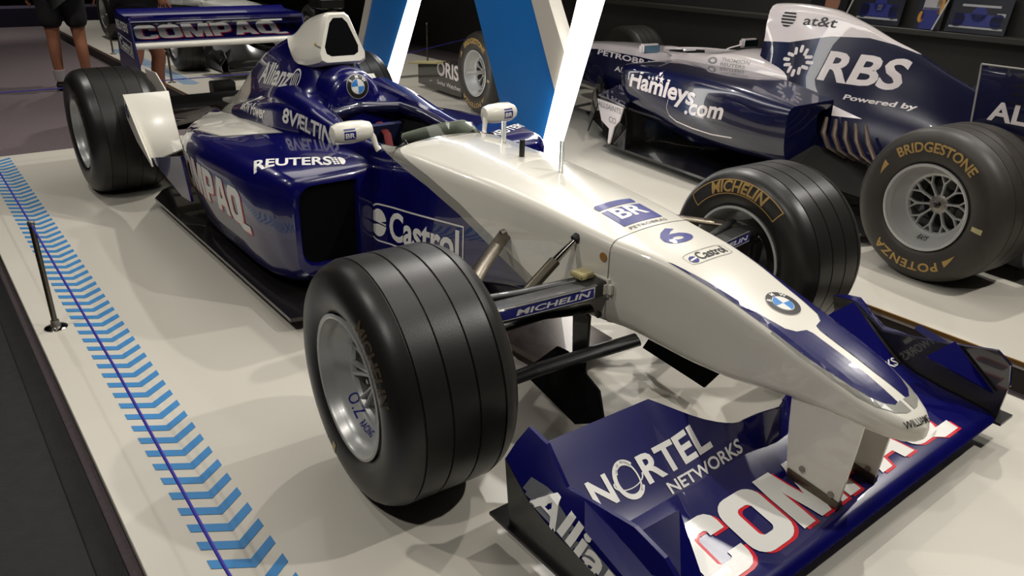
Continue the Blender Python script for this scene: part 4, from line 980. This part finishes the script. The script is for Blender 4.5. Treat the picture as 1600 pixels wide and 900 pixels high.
# ------------------------------------------------------------------ second car (origin under its rear axle, x forward, y towards the camera)
def build_car2():
    H = math.atan2(.1155, -.9933)
    car = empty('racing_car', (.224, 2.564, 0), H)
    rb_brown = mat('heat_tinted_metal', srgb(58, 44, 34), .4, .6, var=(12, .5, .1))
    W2 = (.82, .78, .76, 1)
    wpaint = mat('white_gloss_paint_cool', srgb(224, 214, 212), .3, 0, .8)
    spl = paint_split('white_over_dark_navy', srgb(224, 214, 212), srgb(224, 214, 212), (.0035, .0045, .030, 1), [(0, 1.2), (1.15, .66), (1.25, .585), (1.83, .556), (2.37, .578), (3.2, .565), (3.9, .50), (5.2, .25), (6, 0)], .0, xmin=0, xmax=6)
    # nose and forward tub
    nose2 = sym_loft('nose_cone', [(2.70, .21, .27, .618, .18, .06, .06, .02), (3.1, .18, .23, .60, .26, .06, .05, .02), (3.6, .15, .18, .555, .27, .05, .05, .02), (4.2, .12, .13, .47, .25, .04, .04, .012), (4.7, .09, .09, .37, .20, .03, .03, .01), (5.0, .06, .05, .30, .18, .02, .02, .005), (5.1, .02, .02, .26, .2, .01, .01, .002)], spl, car, .06)
    st = [(1.95, .285, .31, .675, .10, .03), (2.0, .285, .31, .672, .10, .08), (2.08, .28, .305, .665, .12, .15), (2.25, .265, .30, .650, .14, .205), (2.45, .245, .29, .640, .16, .20), (2.6, .225, .28, .630, .17, .13), (2.68, .212, .272, .622, .18, .05), (2.70, .21, .27, .62, .18, .02)]
    rings = []
    for x, wo, wb, zr, zb, wi in densify(st, .04):
        h = [(0, zb), (wb-.05, zb), (wb-.01, zb+.02), (wb, zb+.06), ((wo+wb)/2+.005, (zr+zb)/2), (wo+.005, zr-.07), (wo-.01, zr-.03), (wo-.04, zr-.008), ((wo+wi)/2, zr+.004), (wi+.012, zr+.006), (wi+.002, zr-.004), (wi, zr-.04)]
        rings.append([(x, y, z) for y, z in h[::-1]]+[(x, -y, z) for y, z in h[1:]])
    tub2 = loft_rings('cockpit_surround', rings, spl, car, closed=False, caps=False)
    rings = []
    for x, wo, wb, zr, zb, wi in densify(st, .08):
        h = [(wi+.003, zr-.01), (wi-.004*(wi > .05), zr-.08), (wi*.8, .42), (0, .40)]
        rings.append([(x, y, z) for y, z in h]+[(x, -y, z) for y, z in h[-2::-1]])
    loft_rings('cockpit_lining', rings, dark_int, car, closed=False, caps=True)
    sw = empty('steering_wheel', (2.42, 0, .585), parent=car); sw.rotation_euler = (0, R(-65), 0)
    box('boss', (0, 0, 0), (.10, .19, .02), carbon_gloss, sw, .006)
    for i in range(4):
        for sy in (-1, 1): box('switch', (-.035+.022*i, sy*.07, -.014), (.010, .010, .008), yellow_ink if i % 2 else seat_m, sw, .001)
    # shoulders and headrest
    sh = sym_loft('head_surround', [(1.22, .15, .30, .60, .20, .05, .04, .01), (1.4, .20, .31, .64, .18, .06, .04, .02), (1.6, .235, .315, .672, .15, .06, .04, .03), (1.8, .262, .315, .688, .12, .06, .04, .035), (1.95, .28, .31, .676, .10, .05, .04, .02)], spl, car, .05)
    # engine cover with the tall airbox
    EC = [(.32, .665, .012, .03, .50, .05, .40, .30), (.53, .745, .016, .05, .56, .09, .45, .28), (.73, .828, .022, .08, .62, .13, .48, .26), (.87, .870, .03, .10, .66, .16, .50, .24), (1.08, .945, .045, .13, .70, .19, .52, .22), (1.3, 1.0, .07, .145, .74, .21, .54, .2), (1.5, 1.012, .095, .13, .79, .20, .56, .2), (1.62, 1.008, .10, .115, .80, .17, .60, .2), (1.66, 1.004, .098, .108, .81, .13, .68, .2)]
    rr = []
    for x, zt, w1, w2, z2, w3, z3, zb in densify(EC, .04):
        h = [(0, zt), (w1*.5, zt-.003), (w1*.8, zt-.014), (w1, zt-.04), ((w1+w2)/2+.008, (zt-.04+z2)/2), (w2, z2), ((w2+w3)/2, (z2+z3)/2+.005), (w3, z3), (w3+.05, z3-.06), (w3+.07, zb)]
        rr.append([(x, y, z) for y, z in h]+[(x, -y, z) for y, z in h[::-1][:-1]])
    ecp = paint_split('white_swoosh_over_dark_navy', srgb(224, 214, 212), srgb(224, 214, 212), (.0035, .0045, .030, 1), [(0, .70), (.3, .72), (.72, .822), (.85, .852), (1.0, .872), (1.2, .862), (1.45, .805), (1.7, .785), (2, .8)], 0, xmin=0, xmax=2)
    ec2 = loft_rings('engine_cover', rr, ecp, car)
    ri = [[(1.664, .085*math.cos(a)*(1-.15*math.sin(a)), .90+.085*math.sin(a)) for a in [2*PI*i/24 for i in range(24)]], [(1.60, .075*math.cos(a), .90+.075*math.sin(a)) for a in [2*PI*i/24 for i in range(24)]]]
    loft_rings('airbox_duct', ri, duct_black, ec2)
    # side pods
    for s in (-1, 1):
        PS = [(1.0, .60, .545, .20, .06), (1.15, .655, .57, .22, .09), (1.4, .70, .602, .23, .07), (1.7, .712, .612, .25, .06), (2.0, .708, .612, .30, .05), (2.22, .69, .605, .33, .05), (2.31, .665, .595, .345, .045), (2.35, .64, .58, .36, .04)]
        def ring(x, yo, zt, zb, r, yi=.24):
            h = [(yi, zt+.012)]
            for t in (.3, .6, .85): h.append((yi+(yo-r-yi)*t, zt+.012*(1-t)))
            for a in (85, 65, 45, 25, 5): h.append((yo-r+r*math.cos(R(a)), zt-r+r*math.sin(R(a))))
            for t in (.25, .5, .75): h.append((yo-.03*t*t, zt-r-(zt-r-zb-.06)*t))
            for a in (10, 35, 60, 90): h.append((yo-.04-.12+.12*math.cos(R(a)), zb+.06-.06*math.sin(R(a))))
            h.append(((yo+yi)/2, zb)); h.append((yi, zb)); h.append((yi, (zb+zt)/2))
            return [(x, s*y, z) for y, z in h]
        rr = [ring(1.01, .34, .50, .30, .03), ring(.998, .585, .53, .215, .05)]+[ring(*q) for q in densify(PS, .05)]
        x, yo, zt, zb, r = PS[-1]
        rr.append(ring(x+.006, yo-.02, zt-.015, zb+.015, r*.7, .26)); rr.append(ring(x-.01, yo-.03, zt-.025, zb+.025, r*.6, .27)); 
        pod = loft_rings('side_pod', rr, navy2, car, caps=False)
        loft_rings('inlet_duct', [ring(x-.01, yo-.03, zt-.025, zb+.025, r*.6, .27), ring(x-.25, yo-.06, zt-.04, zb+.04, r*.5, .27)], duct_black, pod)
        if s > 0: podL = pod
        box('wing_mirror', (2.30, s*.46, .685), (.05, .15, .06), wpaint, car, .012)
        plate('mirror_glass', [(2.272, s*.395, .662), (2.272, s*.525, .662), (2.272, s*.525, .708), (2.272, s*.395, .708)], .003, mirror_m, car)
        tube('mirror_stalk', [(2.30, s*.40, .675), (2.32, s*.30, .655), (2.33, s*.24, .63)], [.012, .009, .012], wpaint, car, 10, .5)
        # bargeboards
        rows = [[(2.55, s*.60, .08), (2.35, s*.68, .07), (2.15, s*.72, .07)], [(2.60, s*.55, .24), (2.4, s*.62, .22), (2.22, s*.66, .2)]]
        grid_surf('bargeboard', rows, .008, carbon_gloss, car)
        rows = [[(3.10, s*.30, .10), (2.9, s*.46, .08), (2.72, s*.60, .07)], [(3.12, s*.27, .25), (2.92, s*.42, .24), (2.74, s*.52, .22)], [(3.10, s*.24, .40), (2.95, s*.34, .40), (2.80, s*.42, .38)]]
        grid_surf('turning_vane', rows, .008, carbon_gloss, car)
        v = plate('pod_vane', [(2.50, s*.70, .345), (2.22, s*.70, .335), (2.25, s*.70, .24), (2.30, s*.70, .19), (2.335, s*.70, .07), (2.355, s*.70, .07), (2.35, s*.70, .17), (2.44, s*.70, .21)], .010, wpaint, car)
        if s > 0: vane = v
        plate('upper_shelf', [(2.50, s*.28, .36), (2.75, s*.28, .38), (2.55, s*.66, .36), (2.20, s*.71, .345)], .012, navy2, car)
        for i in range(5):
            tube('heat_slat', [(.98-.06*i, s*.30, .47), (.94-.07*i, s*.36, .40), (.86-.07*i, s*.40, .34), (.74-.06*i, s*.41, .31)], [.010, .016, .016, .010], rb_brown, car, 8, .3)
        rows = [[(.95, s*.40, .33), (.55, s*.30, .30), (.2, s*.3, .28)], [(1.0, s*.62, .22), (.6, s*.5, .16), (.2, s*.42, .14)]]
        grid_surf('rear_deck', rows, .01, carbon_gloss, car)
        # winglet in front of the rear wheel
        rows = []
        for t in [i/8 for i in range(9)]:
            a = PI*(.78-.62*t); rows.append([(-.02-.44*math.cos(a)*-1*-1, s*.50, .30+.33*math.sin(a)), (-.02-.40*math.cos(a)*1, s*.56, .28+.24*math.sin(a))])
        grid_surf('wheel_winglet', rows, .008, carbon_gloss, car)
    fl = [(2.35, .70), (2.55, .55), (3.3, .20), (3.3, -.20), (2.55, -.55), (2.35, -.70), (.36, -.72), (.30, -.48), (-.45, -.48), (-.45, .48), (.30, .48), (.36, .72)]
    plate('underfloor', [(x, y, .06) for x, y in fl], .016, carbon_gloss, car)
    # tail wings
    box('shark_fin_end', (.36, 0, .66), (.14, .010, .10), carbon_gloss, car, .002)
    for s in (-1, 1):
        e = plate('rear_endplate', [(.12, s*.50, .875), (.10, s*.50, .62), (.02, s*.50, .45), (-.10, s*.50, .30), (-.60, s*.50, .30), (-.66, s*.50, .88)], .012, navy2, car, .002)
        if s > 0:
            ep2 = e
            for i in range(4): box('louvre', (-.02-.13, .508, .845-.035*i), (.24, .006, .010), carbon_gloss, e, .002)
            tube('edge_beading', [(.12, .508, .875), (.10, .508, .62)], .004, grey_ink, e, 8)
            tube('edge_beading', [(.12, .508, .875), (-.62, .508, .88)], .004, grey_ink, e, 8)
    grid_surf('rear_main_plane', [[(x, y, z) for y in (-.495, 0, .495)] for x, z in ((-.10, .76), (-.22, .77), (-.36, .81))], .012, navy2, car)
    grid_surf('rear_flap', [[(x, y, z) for y in (-.495, 0, .495)] for x, z in ((-.38, .83), (-.44, .86), (-.50, .90))], .010, navy2, car)
    # front wing with its label board
    grid_surf('front_wing', [[(x, y, z) for y in (-.72, 0, .72)] for x, z in ((4.95, .10), (4.75, .115), (4.55, .17), (4.42, .24))], .014, navy2, car)
    for s in (-1, 1):
        fe = plate('front_endplate', [(5.30, s*.74, .215), (4.60, s*.74, .325), (4.42, s*.74, .325), (4.40, s*.74, .04), (4.6, s*.74, .03), (5.30, s*.74, .03)], .012, carbon_gloss, car, .002)
        if s > 0: fe2 = fe
        plate('endplate_shelf', [(5.35, s*.72, .225), (4.75, s*.72, .30), (4.75, s*.82, .29), (5.35, s*.82, .215)], .014, beige, car)
        tube('upper_wishbone', [(3.75, s*.16, .42), (3.89, s*.58, .40)], .018, carbon, car, 12, .4)
        tube('upper_wishbone_rear', [(3.35, s*.18, .45), (3.85, s*.58, .42)], .018, carbon, car, 12, .4)
        tube('lower_wishbone', [(3.75, s*.16, .28), (3.89, s*.58, .20)], .018, carbon, car, 12, .4)
        tube('rear_wishbone', [(.05, s*.15, .36), (.0, s*.55, .36)], .02, carbon, car, 12, .4)
        tube('drive_shaft', [(0, s*.1, .30), (0, s*.55, .32)], .02, carbon, car, 12)
    # wheels
    for k, x, yc, rr_, ww_ in (('front_wheel', 3.896, .735, .325, .335), ('rear_wheel', 0, .71, .328, .3794)):
        for s in (-1, 1):
            wh, tb = make_wheel(k, car, (x, s*yc, rr_), rr_, ww_, .1811, s, 0, 'forked', rubber2, 10)
            if s > 0 or k == 'front_wheel':
                tyre_text('lettering', 'BRIDGESTONE', .232, .042, R(92), .3, gold_ink, wh, .03, 1, 1.0, 1.0, tb)
                tyre_text('lettering', 'POTENZA', .234, .038, R(276), .3, gold_ink, wh, .03, 1, 1.15, 1.25, tb)
                for a in (30, 227): tyre_text('arrow_mark', '', .236, .026, R(a), .3, gold_ink, wh, side=1, bvh=tb, geo=poly_geo([(0, 0), (2.2, 0), (2.2, .9)]))
                tyre_text('sticker', '', .216, .045, R(186), .3, beige, wh, side=1, bvh=tb, geo=poly_geo(bar(.45, 1)))
                wb_ = bvh_of([wh])
                inward_text('RAYS', .152, .014, R(272), black_ink, wh, .03, wb_)
                tyre_text('lettering', 'BBS', .138, .013, R(168), .3, white_ink, wh, .04, 1, 1.2, 1.0, wb_)
    # prints
    bb_ = bvh_of([ec2]); Y = .5
    def side(par, s_, x0, x1, z0, z1, m, bold=.02, shear=0, bvh=bb_, zr=0, name='lettering', geo=None, sp=1):
        A = Vector((x0, Y, z0)); B = Vector((x1, Y, z0+zr)); n_ = (B-A).normalized(); up_ = Vector((-n_.z*-1*0, 0, 1))
        return decal(name, geo or text_geo(s_, bold, shear, sp), A, B, A+Vector((0, 0, z1-z0)), m, par, bvh, .0016, .04, depth=.6)
    side(ec2, 'at&t', 1.40, 1.20, .905, .955, black_ink, .01)
    side(ec2, '', 1.555, 1.455, .885, .965, black_ink, name='globe_mark', geo=join_geo(*[poly_geo([(-math.sqrt(max(0, 1-(z)**2)), z), (math.sqrt(max(0, 1-z*z)), z), (math.sqrt(max(0, 1-(z+.2)**2)), z+.2), (-math.sqrt(max(0, 1-(z+.2)**2)), z+.2)]) for z in (-.95, -.6, -.25, .1, .45)]))
    side(ec2, 'RBS', 1.19, .73, .63, .79, wpaint, .06, .1)
    pet = []
    for q in range(4):
        for j, (ox, oy) in enumerate(((-.30, .0), (0, .18), (.30, .0))):
            g = rrect(.22, .50, .105, ox-.11, .36+oy); g = [(x*math.cos(q*PI/2)-y*math.sin(q*PI/2), x*math.sin(q*PI/2)+y*math.cos(q*PI/2)) for x, y in [(x+.5*ox*(y-.36), y) for x, y in g]]
            pet.append(poly_geo(g))
    side(ec2, '', 1.455, 1.245, .625, .80, wpaint, name='star_mark', geo=join_geo(*pet))
    side(ec2, 'Powered by', 1.00, .62, .545, .580, wpaint, .03, .1)
    decal('white_flash', poly_geo([(0, 0), (.02, 1), (1, .18)]), (1.23, .7, .455), (.85, .7, .455), (1.23, .7, .555), wpaint, ec2, bb_, .002, .03, depth=.7)
    bp2 = bvh_of([podL])
    side(podL, 'Hamleys', 2.20, 1.575, .44, .585, wpaint, .03, .25, bp2, -.02)
    side(podL, '.com', 1.66, 1.36, .395, .465, wpaint, .03, .25, bp2, .02)
    for i, (xx, zz, sz) in enumerate(((1.99, .560, .014), (1.955, .560, .016), (1.92, .567, .018), (1.90, .594, .016), (1.875, .565, .026))):
        side(podL, '', xx+sz, xx-sz, zz-sz, zz+sz, wpaint, bvh=bp2, name='star', geo=poly_geo([((1 if k % 2 == 0 else .42)*math.sin(k*PI/5), (1 if k % 2 == 0 else .42)*math.cos(k*PI/5)) for k in range(10)]))
    c_ = [(1.80, .47), (1.82, .41), (1.80, .365), (1.74, .34), (1.6, .325), (1.45, .32), (1.30, .33)]
    V, F = poly_geo([(-x, z) for x, z in c_]+[(-x, z-.008) for x, z in c_[::-1]])
    decal('underline_stroke', (V, F), (1.82, Y+.4, .312), (1.30, Y+.4, .312), (1.82, Y+.4, .47), wpaint, podL, bp2, .0016, .04, depth=.6)
    bt2 = bvh_of([tub2, nose2, sh])
    side(tub2, 'PETROBRAS', 3.22, 2.42, .525, .565, wpaint, .04, 0, bt2, .0)
    side(tub2, 'AIRMAX', 2.95, 2.55, .44, .475, wpaint, .04, 0, bt2, .0)
    side(sh, 'THOMSON', 1.84, 1.64, .655, .675, grey_ink, .01, 0, bt2); side(sh, 'REUTERS', 1.84, 1.66, .628, .648, grey_ink, .01, 0, bt2)
    side(sh, '', 1.94, 1.87, .63, .67, grey_ink, bvh=bt2, name='swirl_mark', geo=arcband(.55, 1, 0, 2*PI, 24))
    decal('lettering', text_geo('ALLSAINTS', .02), (2.49, .705, .30), (2.24, .705, .285), (2.485, .705, .335), grey_ink, vane, None)
    decal('lettering', text_geo('CO', .02), (2.36, .705, .215), (2.28, .705, .21), (2.36, .705, .255), grey_ink, vane, None)
    decal('lettering', text_geo('ALLIANZ', .05), (.04, .506, .655), (-.50, .506, .655), (.04, .506, .735), wpaint, ep2, None)
    decal('lettering', text_geo('ORIS', .03), (4.88, .746, .165), (4.45, .746, .165), (4.88, .746, .30), wpaint, fe2, None)
    decal('lettering', text_geo('Swiss Watches', .01), (4.88, .746, .085), (4.42, .746, .085), (4.88, .746, .125), wpaint, fe2, None)
    return car
car2 = build_car2()
tag(car2, 'dark navy racing car with white engine cover on the back platform', 'racing car', 'racing cars on show')

# ------------------------------------------------------------------ two visitors behind the platform
skin_m = mat('skin', srgb(150, 98, 72), .55, var=(20, .85, .05)); black_cl = mat('black_cloth', (.010, .010, .011, 1), .85)
grey_cl = mat('grey_blue_cloth', srgb(70, 82, 100), .85); sock_m = mat('white_sock', srgb(170, 165, 165), .8); shoe_m = mat('black_shoe', (.010, .010, .010, 1), .6); hair_m = mat('dark_hair', (.012, .009, .007, 1), .6)
def skinned(name, joints, bones, material, parent, sub=2):
    me = bpy.data.meshes.new(name); keys = list(joints); ix = {k: i for i, k in enumerate(keys)}
    me.from_pydata([joints[k][0] for k in keys], [(ix[a], ix[b]) for a, b in bones], [])
    me.materials.append(material); o = bpy.data.objects.new(name, me); link(o, parent)
    md = o.modifiers.new('skin', 'SKIN'); md.use_smooth_shade = True
    for k in keys:
        r = joints[k][1]; v = me.skin_vertices[0].data[ix[k]]; v.radius = r if isinstance(r, tuple) else (r, r)
    me.skin_vertices[0].data[0].use_root = True
    s_ = o.modifiers.new('sub', 'SUBSURF'); s_.levels = sub; s_.render_levels = sub
    return o
def person(loc, rz, label, pose, shirt, shorts):
    p = empty('person', loc, rz); tag(p, label, 'person', 'visitors behind the front platform')
    J = {'pelvis': ((0, 0, .98), .15), 'belly': ((pose['lean']*.3, 0, 1.12), .14), 'chest': ((pose['lean']*.8, 0, 1.33), (.17, .13)), 'neckb': ((pose['lean']*1.05, 0, 1.50), .06), 'neck': ((pose['lean']*1.12, 0, 1.56), .055), 'head': ((pose['lean']*1.2+.01, 0, 1.64), .085), 'crown': ((pose['lean']*1.2, 0, 1.76), .075)}
    B = [('pelvis', 'belly'), ('belly', 'chest'), ('chest', 'neckb'), ('neckb', 'neck'), ('neck', 'head'), ('head', 'crown')]
    for s, n in ((1, 'l'), (-1, 'r')):
        kx, ax = pose['knee'+n], pose['ankle'+n]
        J['hip'+n] = ((0, s*.10, .90), .10); J['knee'+n] = ((kx[0], s*kx[1], .50), .062); J['calf'+n] = (((kx[0]+ax[0])/2-.02, s*(kx[1]+ax[1])/2, .36), .058); J['ankle'+n] = ((ax[0], s*ax[1], .09), .038); J['toe'+n] = ((ax[0]+.15, s*(ax[1]+.02), .035), .030)
        J['sho'+n] = ((pose['lean'], s*.19, 1.43), .065); el, ha = pose['elbow'+n], pose['hand'+n]
        J['elb'+n] = ((el[0], s*el[1], el[2]), .043); J['wri'+n] = ((ha[0], s*ha[1], ha[2]), .028)
        J['palm'+n] = ((ha[0]+.02, s*ha[1], ha[2]-.07), (.036, .018))
        B += [('pelvis', 'hip'+n), ('hip'+n, 'knee'+n), ('knee'+n, 'calf'+n), ('calf'+n, 'ankle'+n), ('ankle'+n, 'toe'+n), ('chest', 'sho'+n), ('sho'+n, 'elb'+n), ('elb'+n, 'wri'+n), ('wri'+n, 'palm'+n)]
    skinned('body', J, B, skin_m, p)
    for s, n in ((1, 'l'), (-1, 'r')):
        ha = pose['hand'+n]; kx, ax = pose['knee'+n], pose['ankle'+n]
        for i, (dy, ln) in enumerate(((-.027, .07), (-.009, .078), (.009, .073), (.027, .058))):
            b0 = (ha[0]+.02+dy, s*ha[1], ha[2]-.09); b1 = (ha[0]+.025+dy, s*(ha[1]-.01), ha[2]-.09-ln*.55); b2 = (ha[0]+.03+dy, s*(ha[1]-.03), ha[2]-.09-ln)
            mesh_obj('finger', *tube_geo([b0, b1, b2], [.009, .0085, .006], 8), skin_m, p)
        mesh_obj('thumb', *tube_geo([(ha[0]+.045, s*ha[1], ha[2]-.05), (ha[0]+.07, s*(ha[1]-.01), ha[2]-.085), (ha[0]+.075, s*(ha[1]-.02), ha[2]-.115)], [.011, .010, .007], 8), skin_m, p)
        sj = {'a': ((ax[0], s*ax[1], .085), .050), 'b': ((ax[0], s*ax[1], .04), .05), 'c': ((ax[0]+.09, s*(ax[1]+.01), .045), .048), 'd': ((ax[0]+.18, s*(ax[1]+.02), .035), .038)}
        skinned('shoe', sj, [('a', 'b'), ('b', 'c'), ('c', 'd')], shoe_m, p)
        tube('sock', [(ax[0], s*ax[1], .10), (ax[0]-.005, s*ax[1], .15), (ax[0]-.006, s*ax[1], .20)], [.045, .046, .052], sock_m, p, 16)
    sh = {'w': ((0, 0, 1.0), .175), 'hl': ((0, .10, .86), .125), 'hr': ((0, -.10, .86), .125)}
    B = [('w', 'hl'), ('w', 'hr')]
    for s, n in ((1, 'l'), (-1, 'r')):
        kx = pose['knee'+n]; f_ = .86; sh['k'+n] = ((kx[0]*f_, s*(.10+(kx[1]-.10)*f_), .56), .105); B.append(('h'+n, 'k'+n))
    skinned('shorts', sh, B, shorts, p)
    L_ = pose['lean']
    ts = {'w': ((0, 0, .95), (.185, .155)), 'b': ((L_*.3, 0, 1.12), (.165, .165)), 'c': ((L_*.8, 0, 1.34), (.16, .20)), 'n': ((L_*1.03, 0, 1.48), .085)}
    B = [('w', 'b'), ('b', 'c'), ('c', 'n')]
    for s, n in ((1, 'l'), (-1, 'r')):
        el = pose['elbow'+n]; ts['s'+n] = ((L_, s*.20, 1.43), .085); ts['e'+n] = ((L_+(el[0]-L_)*.75, s*(.20+(el[1]-.20)*.75), 1.43+(el[2]-1.43)*.75), .065); B += [('c', 's'+n), ('s'+n, 'e'+n)]
    skinned('shirt', ts, B, shirt, p)
    hx = L_*1.2+.01
    skinned('hair', {'a': ((hx-.03, 0, 1.70), .085), 'b': ((hx-.015, 0, 1.78), .080)}, [('a', 'b')], hair_m, p)
    for s in (-1, 1):
        box('ear', (hx-.005, s*.088, 1.665), (.035, .016, .055), skin_m, p, .007); box('eye', (hx+.080, s*.032, 1.685), (.012, .026, .012), hair_m, p, .004)
    box('nose', (hx+.092, 0, 1.655), (.028, .024, .042), skin_m, p, .009); box('mouth', (hx+.082, 0, 1.615), (.010, .045, .010), seat_m, p, .003)
    return p
straight = dict(lean=.0, kneel=(.02, .11), ankler=(-.02, .12), anklel=(-.02, .12), kneer=(.02, .11), elbowl=(-.02, .27, 1.17), elbowr=(-.02, .27, 1.17), handl=(.10, .29, .93), handr=(.10, .29, .93))
stride = dict(lean=.05, kneel=(.17, .12), anklel=(.14, .12), kneer=(-.04, .12), ankler=(-.20, .12), elbowl=(.05, .28, 1.17), elbowr=(.0, .28, 1.17), handl=(.24, .25, .98), handr=(.18, .25, .98))
person((-7.2, -.20, -.12), R(165), 'person in black shirt and black shorts with white socks and black shoes', straight, black_cl, black_cl)
person((-5.50, .03, -.12), R(84), 'person mid step with bare legs behind the rear wing', stride, grey_cl, black_cl)

# far booth beyond the aisle
slab('wall_far_panel', -15.5, -15.3, -3.5, 3.0, .25, 1.6, mat('far_panel_white', srgb(190, 180, 180), .6))
slab('trim_2', -14.2, -13.6, -4, 2.2, -.12, .16, mat('far_plinth_violet', srgb(40, 34, 60), .6))
